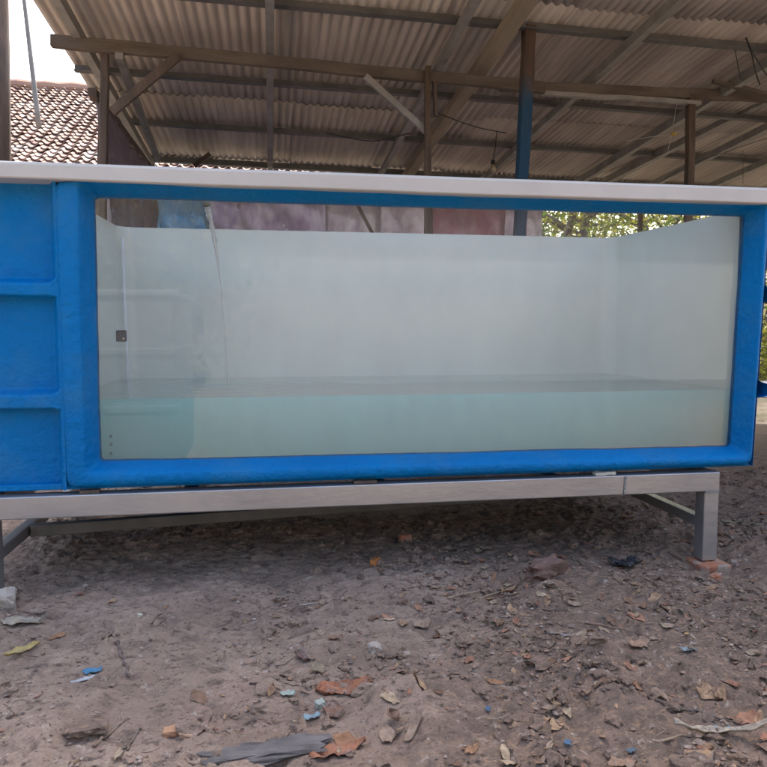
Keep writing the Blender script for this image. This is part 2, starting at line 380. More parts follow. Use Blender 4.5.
# ------------------------------------------------------------------ shed roof and frame
def rz(x, y): return 2.734-.066*(y-4.2)-.018*x
shed = empty('open_shed', (1.5, 4.5, 0), 'open-sided shed with corrugated roof on timber posts above and behind the blue tank', 'shed')
XL = -1.335; XR = 9.6; Y0 = 2.5; Y1 = 7.42
rows = [(Y0, 4.12), (4.02, 5.85), (5.75, Y1)]
random.seed(3)
for ri, (ya, yb) in enumerate(rows):
    x = XL
    while x < XR:
        wd = .78 if x < 1.4 else .76; pitch = .062 if x < 1.2 else .055
        xe = x+wd+.05
        nx = int((xe-x)/(pitch/8)); xs = np.linspace(x, xe, nx); ys = np.linspace(ya, yb, 6)
        XX, YY = np.meshgrid(xs, ys, indexing='ij')
        amp = .0095 if x < 1.2 else .0088
        dz = random.uniform(-.004, .004); tl = random.uniform(-.004, .004); k = (int((x-XL)/wd+.5) % 2)*.006
        ZZ = rz(XX, YY)+amp*np.cos(2*np.pi*(XX-XL)/pitch)+.03+dz+k-ri*.005+tl*(YY-ya)
        v = np.stack([XX, YY, ZZ], -1).reshape(-1, 3)
        m = MB(); m.add(v.tolist(), gridfaces(nx, 6))
        o = m.build('roof_sheet', M['roofsheet'], shed, smooth=True)
        so = o.modifiers.new('t', 'SOLIDIFY'); so.thickness = .005
        x += wd
for yy in (2.62, 3.3, 4.2, 5.3, 6.3, 7.3):
    m = MB(); a = Vector((XL+.02, yy, rz(XL, yy)-.0)); b = Vector((XR, yy, rz(XR, yy)))
    h = .045 if yy < 7 else .06
    m.bar(a-Vector((0, 0, h/2-.004)), b-Vector((0, 0, h/2-.004)), .03, h)
    m.bar(a-Vector((0, .03, h-.006)), b-Vector((0, .03, h-.006)), .03, .006)
    m.build('purlin', M['purlin'], shed)
rafts = [(152, .05, .07), (270, .05, .06), (379, .045, .05), (405, .085, .07), (480, .045, .06), (570, .05, .07), (640, .045, .06), (693, .045, .06)]
for px, wd, ht in rafts:
    X_ = at(px, 160, Y=7.3).x
    m = MB(); m.bar((X_, Y0+.1, rz(X_, Y0)-.055-ht/2), (X_, 7.36, rz(X_, 7.36)-.055-ht/2), wd, ht)
    m.build('rafter', M['pole_tan'] if px == 405 else M['rafter'], shed)
for X_ in (5.6, 6.6, 7.6, 8.7, 9.5):
    m = MB(); m.bar((X_, Y0+.1, rz(X_, Y0)-.09), (X_, 7.36, rz(X_, 7.36)-.09), .05, .07); m.build('rafter', M['rafter'], shed)
# hanging lower beam on the right and the truss-like member on the left
m = MB(); m.bar(at(767+60, 68, Y=4.55), at(608, 180, Y=7.0), .06, .07); m.build('rafter', M['rafter'], shed)
m = MB(); m.bar(at(119, 55, Y=4.6), at(158, 160, Y=6.9), .045, .05); m.build('rafter', M['rafter'], shed)
# long timber beam
BY = 4.62
m = MB(); m.bar(at(51, 41, Y=BY), at(545, 88, Y=BY), .05, .07, seg=14, wob=.003); m.build('long_beam', M['timber'], shed, bevel=.006)
m = MB(); m.bar(at(500, 86, Y=BY+.1), at(905, 103, Y=BY+.1), .05, .07, seg=14, wob=.003); m.build('long_beam', M['timber'], shed, bevel=.006)
m = MB(); m.bar(at(540, 93, Y=BY+.08), at(700, 103, Y=BY+.08), .04, .025, seg=8, wob=.003); m.build('batten', M['rafter'], shed)
m = MB(); m.bar(at(713, 81, Y=BY-.06), at(772, 96, Y=BY-.06), .035, .025, seg=4, wob=.003); m.build('batten', M['timber'], shed)
# posts
def post(px0, py0, px1, py1, Yp, wd, mtl, top=None, name='post', bev=.008):
    a = at(px0, py0, Y=Yp); b = at(px1, py1, Y=Yp); d = (a-b)/(a.z-b.z)
    zt = a.z if top is None else top
    lo = b+d*(-.05-b.z); hi = b+d*(zt-b.z)
    m = MB(); m.bar(lo, hi, wd, wd, seg=18, wob=.003); return m.build(name, mtl, shed, bevel=bev)
post(530, 0, 522, 180, 4.22, .072, M['bluepost'], top=2.70)
o = post(428, 66, 427, 200, 4.55, .040, M['timber_v'])
post(427, 105, 430, 215, 4.60, .034, M['timber_v'], top=2.35)
post(691, 95, 689, 185, 4.72, .054, M['timber_v'])
post(105, 52, 103, 165, 4.66, .048, M['timber_dark'])
post(103, 104, 102, 165, 4.75, .05, M['timber_dark'])
for px in (152, 378, 640, 860):
    a = at(px, 200, Y=7.2); post(px, 180, px, 235, 7.2, .045, M['timber_dark'], top=rz(a.x, 7.2)-.1)
for X_ in (5.4, 8.6):
    m = MB(); m.bar((X_, 4.7, -.05), (X_, 4.7, rz(X_, 4.7)-.13), .07, .07, seg=8, wob=.003); m.build('post', M['timber_v'], shed, bevel=.006)
# braces
m = MB(); m.bar(at(112, 112, Y=4.58), at(178, 56, Y=4.56), .03, .055); m.build('brace', M['timber_dark'], shed, bevel=.005)
m = MB(); m.bar(at(365, 76, Y=4.57), at(427, 132, Y=4.6), .03, .042); m.build('brace', M['rafter'], shed, bevel=.005)
m = MB(); m.bar(at(434, 82, Y=4.57), at(436, 116, Y=4.57), .02, .03); m.build('brace', M['timber_dark'], shed)
m = MB(); m.bar(at(194, 166, Y=7.05), at(210, 154, Y=7.05), .04, .04); m.build('brace', M['timber_dark'], shed)
m = MB(); m.bar((-1.07, 4.7, 2.33), (-1.07, 7.2, 2.33), .05, .05); m.build('side_rail', M['timber_dark'], shed)
m = MB(); m.bar((-1.1, 7.14, 2.29), (2.9, 7.14, 2.29), .035, .035, seg=10, wob=.005); m.build('back_rail', M['timber_dark'], shed)

# ------------------------------------------------------------------ tarps
def tarp(x0, x1, y, z0, z1, m, label, seed, side=False):
    nu, nv = 90, 60
    u = np.linspace(0, 1, nu); v = np.linspace(0, 1, nv); U, Vv = np.meshgrid(u, v, indexing='ij')
    L = abs(x1-x0)
    A = x0+(x1-x0)*U; Z = z0+(z1-z0)*Vv-.02*np.sin(U*L*9+seed)**2*Vv
    d = .05*(fbm(A*3+seed, Z*1.2, 4, seed)-.5)*2+.05*np.abs(np.sin(A*7+Z*2.2+seed+2*fbm(A*2, Z*2, 2, seed)))**.7+.02*np.abs(fbm(A*5+Z*4, Z*2, 3, seed+5)-.5)*4
    B = y+d
    P = np.stack([B, A, Z] if side else [A, B, Z], -1).reshape(-1, 3)
    mb = MB(); mb.add(P.tolist(), gridfaces(nu, nv)); o = mb.build('tarpaulin', m, smooth=True)
    so = o.modifiers.new('t', 'SOLIDIFY'); so.thickness = .002
    return tag(o, label, 'tarp', 'tarps hung behind the tank')
zt = 2.27
def xt(px): return at(px, 215, Y=7.0).x
tarp(4.76, 6.9, -1.07, .05, 2.31, M['t_grey'], 'mauve grey tarp hung along the left side of the shed, seen end-on under the brace', 1, True)
tarp(xt(130), xt(164), 7.04, .1, zt, M['t_grey'], 'narrow dull mauve tarp behind the tank just left of the blue tarp', 8)
tarp(xt(157), xt(209), 6.98, .1, zt, M['t_blue'], 'wrinkled light blue tarp showing behind the falling water', 2)
tarp(xt(206), xt(330), 7.05, .1, zt, M['t_purple'], 'widest wrinkled purple tarp, right beside the blue tarp', 3)
tarp(xt(326), xt(382), 7.00, .1, zt, M['t_white'], 'pinkish white tarp crossed by a slanting pole, left of the thin post', 4)
tarp(xt(380), xt(436), 7.06, .1, zt, M['t_white'], 'whitish tarp between the thin post and the split timber post', 5)
tarp(xt(432), xt(507), 7.00, .1, zt, M['t_pink'], 'reddish pink tarp right of the split timber post', 6)
tarp(xt(503), xt(546), 7.06, .1, zt, M['t_white'], 'pale lilac tarp behind the blue painted post, at the edge of the trees', 7)
mb = MB(); mb.bar(at(355, 200, Y=6.9), at(376, 240, Y=6.9), .03, .03)
tag(mb.build('pole', M['timber_dark']), 'thin slanting pole propped against the pinkish white tarp', 'pole')

# ------------------------------------------------------------------ tiled house behind
EY = 12.2; EZ = 3.05; RY = 17.6; TS = math.tan(R(31.5)); RZ = EZ+TS*(RY-EY)
house = empty('tiled_house', (-2, 15, 0), 'neighbouring house with weathered clay pantile roof rising behind the shed on the left', 'house')
mb = MB(); tw = .215; nrow = 30; ncol = 84; hx0 = -12.5
random.seed(5)
prof = [0, .2, .4, .55, .7, .85, 1.0]; hz = [.012, -.012, -.014, .0, .030, .042, .022]
sl = Vector((0, math.cos(R(31.5)), math.sin(R(31.5)))); nn = Vector((0, -math.sin(R(31.5)), math.cos(R(31.5))))
rl = (RY-EY)/math.cos(R(31.5))/nrow
pal = [(.46, .31, .25), (.40, .27, .22), (.5, .37, .31), (.38, .28, .24), (.56, .46, .41), (.33, .22, .18)]
for r in range(nrow):
    for c in range(ncol):
        xo = hx0+c*tw+random.uniform(-.008, .008); s0 = r*rl+random.uniform(-.015, .015); lift = random.uniform(.035, .06)
        col = random.choice(pal); k = random.uniform(.85, 1.15); col = tuple(q*k*.82 for q in col)
        v = []; sk = random.uniform(-.012, .012)
        for (s, zz) in ((s0, lift), (s0, lift-.022), (s0+rl*1.15, .0)):
            for p, h in zip(prof, hz):
                base = Vector((xo+p*tw*1.04, EY, EZ))
                v.append(base+sl*(s+sk*p-.03*math.sin(p*6.28)*(1 if s == s0 else 0))+nn*(zz+h))
        n = len(prof); f = []
        for j in range(n-1):
            f.append((j, j+1, 2*n+j+1, 2*n+j)); f.append((n+j, n+j+1, j+1, j))
        mb.add(v, f, col)
mb.build('roof', M['tile'], house, smooth=False)
mb = MB(); mb.tube([(hx0+k*.3, RY, RZ+.03+.012*(k % 2)) for k in range(61)], [.12+.02*(k % 2) for k in range(61)], 10, col=(.42, .27, .2)); mb.build('ridge', M['tile'], house, smooth=False)
mb = MB(); x1 = hx0+ncol*tw
mb.add([(hx0, RY+.02, RZ-.05), (x1, RY+.02, RZ-.05), (x1, RY+5.4, EZ-.05), (hx0, RY+5.4, EZ-.05), (hx0, EY, EZ-.05), (x1, EY, EZ-.05), (x1, RY, RZ-.06), (hx0, RY, RZ-.06)], [(0, 1, 2, 3), (4, 5, 6, 7)], (.35, .2, .15))
mb.build('roof_deck', M['tile'], house)
mb = MB(); mb.box(hx0+.5, x1-.5, EY+.6, RY+4.8, -.05, EZ+.25)
mb.add([(hx0+.5, EY+.6, EZ+.25), (hx0+.5, RY+4.8, EZ+.25), (hx0+.5, RY, RZ-.2)], [(0, 1, 2)]); mb.add([(x1-.5, EY+.6, EZ+.25), (x1-.5, RY+4.8, EZ+.25), (x1-.5, RY, RZ-.2)], [(0, 2, 1)])
mb.build('wall', M['plaster'], house)
for X_ in (-8.5, -3.4, 1.5):
    mb = MB(); mb.box(X_, X_+1.2, EY+.53, EY+.597, 1, 2.2); w_ = mb.build('window', M['doorwood'], house)
    mb = MB(); mb.box(X_+.1, X_+1.1, EY+.515, EY+.527, 1.1, 2.1); mb.build('pane', M['black'], w_)
mb = MB(); mb.box(-1.2, -.3, EY+.54, EY+.597, 0, 2.1); mb.build('door', M['doorwood'], house)

# pole leaning on tiles, tall dark pole at the left
b_ = at(39, 127, Y=14.4); b_.z = EZ+TS*(14.4-EY)+.12; 
b_ = at(39, 127, Y=14.4)
t_ = at(17, -60, Y=14.2)
mb = MB(); mb.tube([b_.lerp(t_, k/10) for k in range(11)], [.05-.002*k for k in range(11)], 8)
mb.build('antenna_pole', M['grey_pvc'], smooth=True)
tag(bpy.data.objects['antenna_pole'], 'thin grey pole leaning up from the tiled roof into the white sky', 'pole')
p0 = at(2, 330, Y=5.3); p1 = at(-2, 0, Y=5.3)
mb = MB(); d = (p1-p0)/(p1.z-p0.z); mb.tube([p0+d*(z-p0.z) for z in np.linspace(-.1, 5.2, 14)], .068, 12, jit=.05)
tag(mb.build('timber_pole', M['timber_dark'], smooth=True), 'thick dark upright pole at the far left in front of the tiled roof', 'pole')

# ------------------------------------------------------------------ tank
YF = 2.365; YW = 2.432
TX0 = -1.10; TX1 = 1.822; TZ0 = .342; RIM0 = 1.324; RIM1 = 1.386; BX0 = -.69; BX1 = 1.77; BYI = 3.45; BYO = 3.53
tank = empty('display_tank', ((TX0+TX1)/2, 2.95, TZ0), 'long blue fibreglass tank with white rim and clear front window, part filled with water', 'tank')
wTL = at(93, 196, Y=YW); wTR = at(746, 215, Y=YW); wBL = at(99, 462, Y=YW); wBR = at(731, 447, Y=YW)
def rrect(tl, tr, bl, br, y, r, n=7, seg=40):
    """loop of a slightly irregular rounded rectangle, corners given as (x,z)"""
    C_ = [Vector((bl[0], bl[1])), Vector((br[0], br[1])), Vector((tr[0], tr[1])), Vector((tl[0], tl[1]))]
    out = []
    for i in range(4):
        p = C_[i]; a = (C_[i-1]-p).normalized(); b = (C_[(i+1) % 4]-p).normalized()
        s = p+a*r; e = p+b*r
        for k in range(n):
            t = k/(n-1); out.append((s*(1-t)**2+p*2*t*(1-t)+e*t*t))
        nx = C_[(i+1) % 4]; e2 = nx-b*r
        sg = seg if i % 2 == 0 else seg//2
        for k in range(1, sg): out.append(e.lerp(e2, k/sg))
    return [Vector((q.x, y, q.y)) for q in out]
fr_in = [(wTL.x, wTL.z), (wTR.x, wTR.z), (wBL.x, wBL.z), (wBR.x, wBR.z)]
def ofs(l, r, t, b): return [(fr_in[0][0]-l, fr_in[0][1]+t), (fr_in[1][0]+r, fr_in[1][1]+t), (fr_in[2][0]-l, fr_in[2][1]-b), (fr_in[3][0]+r, fr_in[3][1]-b)]
o0 = ofs(-.004, -.004, -.004, -.004); 
oA = ofs(.024, .024, .027, .020); oB = ofs(.031, .030, .033, .030)
zt_, zb_ = RIM0+.012, .348
oC = [(-.652, zt_-.012), (1.822, zt_-.012), (-.652, zb_+.012), (1.792, zb_+.012)]
oD = [(-.664, zt_), (1.840, zt_), (-.662, zb_), (1.806, zb_)]
oE = [(-.680, zt_+.0), (1.848, zt_+.0), (-.678, zb_-.004), (1.812, zb_-.004)]
loops = [rrect(*o0, YW+.02, .014), rrect(*o0, YW, .014), rrect(*oA, YF+.012, .02), rrect(*oB, YF-.001, .03), rrect(*oC, YF, .035), rrect(*oD, YF+.010, .035), rrect(*oE, YF+.068, .03)]
loops.insert(3, [a.lerp(b, .8) for a, b in zip(loops[2], loops[3])])
loops.insert(3, [a.lerp(b, .06) for a, b in zip(loops[2], loops[3])])
loops.insert(6, [a.lerp(b, .5)-Vector((0, .004, 0)) for a, b in zip(loops[5], loops[6])])
mb = MB(); N = len(loops[0]); v = [p for L in loops for p in L]
nv = []
for p in v:
    k = mnoise.noise(Vector((p.x*4, p.y*9, p.z*4))); k2 = mnoise.noise(Vector((p.x*14, p.y*20, p.z*14+5)))
    nv.append(p+Vector((k*.0035+k2*.0015, k*.003, k*.0035+k2*.0012)))
f = [(i*N+j, (i+1)*N+j, (i+1)*N+(j+1) % N, i*N+(j+1) % N) for i in range(len(loops)-1) for j in range(N)]
mb.add(nv, f); o = mb.build('window_frame', M['blue'], tank, smooth=True)
ss = o.modifiers.new('s', 'SUBSURF'); ss.levels = 1; ss.render_levels = 1
# ribbed outer panels: height field in depth
zr = [(at(30, 297, Y=YF).z, at(30, 282, Y=YF).z), (at(30, 411, Y=YF).z, at(30, 395, Y=YF).z)]
def ribm(z):
    m_ = np.zeros_like(z)
    for a, b in zr: m_ = np.maximum(m_, np.clip((z-a)/.006, 0, 1)*np.clip((b+.016-z)/.02, 0, 1))
    return m_*m_*(3-2*m_)
us = np.arange(TX0+.004, -.655, .006); vs = np.linspace(TZ0+.002, RIM0+.004, 200)
U_, V_ = np.meshgrid(us, vs, indexing='ij')
edge = np.clip((U_-(-.69))/.022, 0, 1)+np.clip((TX0+.05-U_)/.03, 0, 1)
dep = np.clip(ribm(V_)+edge, 0, 1)
YY = YF+.062-.052*dep+.003*(fbm(U_*7, V_*7, 3, 4)-.5)+.0022*(fbm(U_*34, V_*34, 3, 14)-.5)-.0035*np.exp(-((U_+.683)/.004)**2)*(V_ > .95)*vn(U_*0, V_*30, 2)
P = np.stack([U_, YY, V_+(.004*(vn(U_*12, V_*0, 8)-.5))*ribm(V_)], -1).reshape(-1, 3)
mb = MB(); mb.add(P.tolist(), gridfaces(len(us), len(vs))); mb.build('ribbed_panel', M['blue'], tank, smooth=True)
# right side panel and left side panel, back panel
def sidepanel(x, sgn):
    us = np.linspace(YF+.02, BYO, 120); U_, V_ = np.meshgrid(us, vs, indexing='ij')
    e = np.clip((YF+.07-U_)/.02, 0, 1)+np.clip((U_-BYO+.07)/.02, 0, 1)
    d_ = np.clip(ribm(V_)+0*e, 0, 1)
    XX = x+sgn*(.045*d_+.03*(V_-.34))+.003*(fbm(U_*7, V_*7, 3, 4)-.5)
    mb = MB(); mb.add(np.stack([XX, U_, V_], -1).reshape(-1, 3).tolist(), gridfaces(len(us), len(vs), sgn < 0)); return mb.build('ribbed_panel', M['blue'], tank, smooth=True)
sidepanel(1.816, 1); sidepanel(TX0, -1)
us = np.linspace(TX0, TX1-.005, 200); U_, V_ = np.meshgrid(us, vs, indexing='ij')
P = np.stack([U_, BYO+.03*ribm(V_), V_], -1).reshape(-1, 3)
mb = MB(); mb.add(P.tolist(), gridfaces(len(us), len(vs), True)); mb.build('ribbed_panel', M['blue'], tank, smooth=True)
mb = MB(); mb.box(TX0+.01, TX1-.015, YF+.03, BYO-.005, TZ0, TZ0+.02); mb.build('base_panel', M['blue'], tank, bevel=.004)
# white liner: U-shaped wall with rounded corners, floor, and inner face of front wall
ztop = 1.32; rc = .075
pl = [(BX0, YW+.02)]
for k in range(9):
    t = math.pi/2*k/8; pl.append((BX0+rc-rc*math.cos(t), BYI-rc+rc*math.sin(t)))
for k in range(1, 30): pl.append((BX0+rc+(BX1-BX0-2*rc)*k/30, BYI))
for k in range(9):
    t = math.pi/2*k/8; pl.append((BX1-rc+rc*math.sin(t), BYI-rc+rc*math.cos(t)))
pl.append((BX1, YW+.02))
def topz(x, y):
    return 1.337 if y > BYI-.1 else 1.337-.022*(1-(y-YW)/(BYI-.1-YW))
zs = [.38, .40, .43]+list(np.linspace(.5, 1.25, 8))+[1.0]
v = []; f = []
for (x, y) in pl:
    tz = topz(x, y)
    for i, z in enumerate(zs):
        if i == len(zs)-1: z = tz-.008
        v.append((x, y+.002*math.sin(x*3+z*2), z))
    v.append((x, y, tz))
n_ = len(zs)+1
for i in range(len(pl)-1):
    for j in range(n_-1): f.append((i*n_+j, i*n_+j+1, (i+1)*n_+j+1, (i+1)*n_+j))
mb = MB(); mb.add(v, f); mb.build('liner', M['liner'], tank, smooth=True)
mb = MB(); mb.box(BX0-.02, BX1+.02, YW+.014, BYI+.01, TZ0+.022, .384); mb.build('liner_floor', M['liner'], tank)
mb = MB()
mb.box(BX0-.01, min(wTL.x, wBL.x)+.001, YW+.022, YW+.035, .38, RIM0); mb.box(max(wTR.x, wBR.x)-.001, BX1+.01, YW+.022, YW+.035, .38, RIM0)
mb.box(min(wTL.x, wBL.x)+.001, max(wTR.x, wBR.x)-.001, YW+.022, YW+.035, wTL.z-.001, RIM0); mb.box(min(wTL.x, wBL.x)+.001, max(wTR.x, wBR.x)-.001, YW+.022, YW+.035, .385, wBL.z-.006)
mb.build('front_lining', M['liner'], tank)
# rim flange
def rimbar(pts_in, pts_out, z0a, z1a, name):
    pass
fx0 = TX0-.03; fx1 = 1.875; fy0 = YF-.028
mb = MB()
nseg = 60; v = []; f = []
RIM0 -= .002; RIM1 -= .006
prof_ = [(YW+.012, RIM0), (fy0+.004, RIM0), (fy0, RIM0+.004), (fy0, RIM1-.010), (fy0+.003, RIM1-.004), (fy0+.010, RIM1), (YW+.036, RIM1), (YW+.04, RIM1-.004), (YW+.04, RIM0)]
for i in range(nseg+1):
    x = fx0+(fx1-fx0)*i/nseg; wz = .0018*mnoise.noise(Vector((x*2.2, 0, 0)))+.0008*mnoise.noise(Vector((x*9, 0, 3)))
    for (y, z) in prof_: v.append((x, y+wz, z+(wz+.007*max(0, (.6-x)/1.6) if z < 1.35 else wz*.6)))
K = len(prof_)
for i in range(nseg):
    for j in range(K): f.append((i*K+j, (i+1)*K+j, (i+1)*K+(j+1) % K, i*K+(j+1) % K))
f += [tuple(range(K)), tuple(nseg*K+j for j in range(K))[::-1]]
mb.add(v, f); rim = mb.build('rim', M['white'], tank)
mb2 = MB()
mb2.box(BX1+.005, 1.873, YW+.042, BYI, 1.27, 1.318); mb2.box(fx0, fx1-.004, BYI+.003, BYO+.04, 1.29, 1.337); mb2.box(fx0+.002, BX0-.005, YW+.042, BYI, 1.27, 1.316)
mb2.build('rim', M['white'], tank, bevel=.006)
# acrylic pane
mb = MB(); L = rrect(*ofs(.002, .002, .002, .002), YW, .01, 4, 4); L2 = [p+Vector((0, .012, 0)) for p in L]; k = len(L)
mb.add([p+Vector((0, .004, 0)) for p in L]+[p+Vector((0, .004, 0)) for p in L2], [tuple(range(k)), tuple(range(k, 2*k))[::-1]]+[(i, k+i, k+(i+1) % k, (i+1) % k) for i in range(k)])
mb.build('window_pane', M['acrylic'], tank)
# three faint marks low at left and the black sensor clip
for py in (436, 444, 453):
    c = at(111, py, Y=YW+.018); mb = MB(); mb.box(c.x-.004, c.x+.004, YW+.0165, YW+.0185, c.z-.006, c.z+.004); mb.build('suction_mark', M['mark'], tank)
c = at(121.5, 336, Y=YW+.03)
clip = empty('sensor_clip', (c.x, YW+.03, c.z), 'small square black clip stuck inside the tank window on the left', 'clip')
mb = MB(); mb.box(c.x-.016, c.x+.016, YW+.018, YW+.040, c.z-.019, c.z+.019); mb.build('casing', M['black'], clip, bevel=.004)
mb = MB(); mb.box(c.x+.006, c.x+.012, YW+.0155, YW+.0175, c.z-.012, c.z-.005); mb.build('glint_plate', M['galv'], clip)
cy0 = at(121.5, 336, Y=3.2)
mb = MB(); tp = [(BX0+.03, 3.39, 1.28), (BX0+.03, 3.392, 1.0), (BX0+.035, 3.39, .7), (BX0+.033, 3.39, .5)]
mb.tube(tp, .007, 8); tag(mb.build('air_tube', M['sack'], smooth=True), 'thin white tube down the far left corner inside the tank', 'tube')

# water in the tank
WZ = .632
us = np.linspace(BX0-.003, BX1+.003, 220); vs2 = np.linspace(YW+.0172, BYI+.003, 110); U_, V_ = np.meshgrid(us, vs2, indexing='ij')
dd = np.hypot(U_-(-.18), V_-2.95)
ed = np.clip((V_-vs2[0])/.05, 0, 1)
Zs = WZ+ed*(.0022*(fbm(U_*16, V_*16, 3, 2)-.5)*2*np.exp(-dd*.6)+.003*np.sin(dd*55)*np.exp(-dd*3.2))
top_ = np.stack([U_, V_, Zs], -1).reshape(-1, 3); nu, nv_ = len(us), len(vs2)
mb = MB(); mb.add(top_.tolist(), gridfaces(nu, nv_))
bot = [(us[0], vs2[0], .386), (us[-1], vs2[0], .386), (us[-1], vs2[-1], .386), (us[0], vs2[-1], .386)]
kb = len(mb.v); mb.v += bot
fr_ = [i*nv_ for i in range(nu)]; bk = [i*nv_+nv_-1 for i in range(nu)]
mb.f.append(tuple([kb, kb+1]+fr_[::-1])); mb.f.append(tuple([kb+2, kb+3]+bk)); mb.f.append(tuple([kb+3, kb]+list(range(nv_)))); mb.f.append(tuple([kb+1, kb+2]+[(nu-1)*nv_+j for j in range(nv_)][::-1])); mb.f.append((kb+3, kb+2, kb+1, kb))
wt = mb.build('water', M['water'])
for pgn in wt.data.polygons: pgn.use_smooth = pgn.vertices[0] < kb and len(pgn.vertices) == 4
tag(wt, kind='structure')
# outlet pipe and stream
YO = 2.62
q0 = at(207, 206, Y=YO)
mb = MB(); mb.tube([(BX0-.02, YO, 1.345), (q0.x-.05, YO, 1.345), (q0.x-.015, YO, 1.338), (q0.x-.003, YO, 1.32), (q0.x, YO, q0.z)], .013, 12)
pipe = mb.build('outlet_pipe', M['grey_pvc'], smooth=True); tag(pipe, 'short grey outlet pipe pouring water into the tank at top left', 'pipe')
spx = [(207, 207), (209, 214), (211, 222), (213, 232), (215.5, 246), (218, 264), (221, 290), (223.5, 320), (226, 350), (228.5, 382)]
pts = [at(a_, b_, Y=YO+.012*i) for i, (a_, b_) in enumerate(spx)]; pts[-1].z = WZ-.003
rad = [.011, .010, .0085, .008, .0055, .0036, .0022, .0018, .0015, .002]
P2 = []; R2 = []
for i in range(len(pts)-1):
    for k in range(6):
        t = k/6; P2.append(pts[i].lerp(pts[i+1], t)); R2.append((rad[i]*(1-t)+rad[i+1]*t)*random.uniform(.75, 1.25))
P2.append(pts[-1]); R2.append(rad[-1])
mb = MB(); mb.tube(P2, R2, 10, jit=.18); tag(mb.build('water_stream', M['stream'], smooth=True), 'thin stream of water falling from the outlet pipe', 'stream')

# ------------------------------------------------------------------ stand
stand = empty('steel_stand', (.37, 2.9, 0), 'galvanised steel frame stand carrying the blue tank above the bare earth', 'stand')
SX0 = -.935; SX1 = 1.667; SZ0 = .256; SZ1 = .330
def sb(name, *b, bev=.004, m='galv'):
    mb = MB(); mb.box(*b); return mb.build(name, M[m], stand, bevel=bev)
sb('top_beam', SX0, SX1, YF+.0, YF+.06, SZ0, SZ1)
sb('top_beam', SX0, SX1, 3.40, 3.46, SZ0, SZ1)
sb('top_beam', SX0, SX0+.058, YF+.062, 3.398, SZ0+.002, SZ1-.002); sb('top_beam', SX1-.058, SX1, YF+.062, 3.398, SZ0+.002, SZ1-.002)
for X_ in (-.3, .35, 1.0): sb('top_beam', X_, X_+.05, YF+.062, 3.398, SZ0+.003, SZ1-.003)
for x0 in (SX0, SX1-.06):
    for y0 in (YF+.002, 3.402): sb('leg', x0, x0+.06, y0, y0+.058, -.012, SZ0-.002)
def gsl(px, py, Y): return at(px, py, Y=Y)
zr1 = .147; zr0 = .108
sb('side_rail', SX1-.055, SX1-.012, YF+.062, 3.398, zr0, zr1); sb('side_rail', SX0+.012, SX0+.055, YF+.062, 3.398, zr0, zr1)
mb = MB(); mb.bar((SX0+.057, 2.70, .128), (SX1-.057, 3.02, .126), .04, .042); mb.build('cross_rail', M['purlin'], stand, bevel=.003)  # darker steel than the other rails: under-tank shadow put into its colour
for px in (624,): 
    c = at(px, 492, Y=YF); mb = MB(); mb.bar((c.x, YF-.0025, SZ0+.004), (c.x+.004, YF-.0025, SZ1-.004), .007, .004, seg=10, wob=.0012); mb.build('weld_bead', M['weld'], stand)
mb = MB(); mb.bar((SX1-.06, YF-.001, SZ0-.002), (SX1, YF-.001, SZ0-.001), .006, .006, seg=10, wob=.0012); mb.build('weld_bead', M['weld'], stand)
# foam / scrap shims between tank and beam
random.seed(21)
for i, (x, l_) in enumerate(((-.62, .06), (.28, .08), (1.17, .08))):
    mb = MB(); mb.bar((x, YF+.02, .336), (x+l_, YF+.025, .3365), .03, .010, seg=5, wob=.001)
    tag(mb.build('shim', M['rope'] if i == 2 else M['timber_dark'], bevel=.001), ('dark scrap of packing under the tank bottom near its left end', 'dark scrap of packing under the middle of the tank bottom', 'pale scrap of packing under the tank bottom near its right end')[i], 'shim')

# ------------------------------------------------------------------ bricks, litter
def chunk(name, px, py, sx, sy, sz, rot, m, label, cat, sink=.35, rough=.12, seed=0, group=None, Z=0):
    c = at(px, py, Z=Z); z = gz(c.x, c.y)
    mb = MB(); n = 5
    import itertools
    idx = {}; v = []; f = []
    def vid(i, j, k):
        key = (i, j, k)
        if key not in idx:
            p = Vector((i/n-.5, j/n-.5, k/n-.5))
            q = p.copy(); e = sum(1 for a in p if abs(abs(a)-.5) < 1e-6)
            if e >= 2: q *= .93
            nz = mnoise.noise(p*3+Vector((seed*7.1, 0, 0)))*rough + mnoise.noise(p*8+Vector((0, seed*3.3, 0)))*rough*.5
            q = q*(1+nz); idx[key] = len(v); v.append(Vector((q.x*sx, q.y*sy, q.z*sz)))
        return idx[key]
    for a in range(n):
        for b in range(n):
            for s in (0, n):
                q = [vid(s, a, b), vid(s, a+1, b), vid(s, a+1, b+1), vid(s, a, b+1)]; f.append(q if s else q[::-1])
                q = [vid(a, s, b), vid(a, s, b+1), vid(a+1, s, b+1), vid(a+1, s, b)]; f.append(q if s else q[::-1])
                q = [vid(a, b, s), vid(a+1, b, s), vid(a+1, b+1, s), vid(a, b+1, s)]; f.append(q if s else q[::-1])
    Rm = Matrix.Rotation(rot, 3, 'Z') @ Matrix.Rotation(random.uniform(-.08, .08), 3, 'X')
    mb.add([Rm @ p+Vector((c.x, c.y, z+sz*(.5-sink))) for p in v], f)
    o = mb.build(name, m, smooth=False); return tag(o, label, cat, group)
random.seed(31)
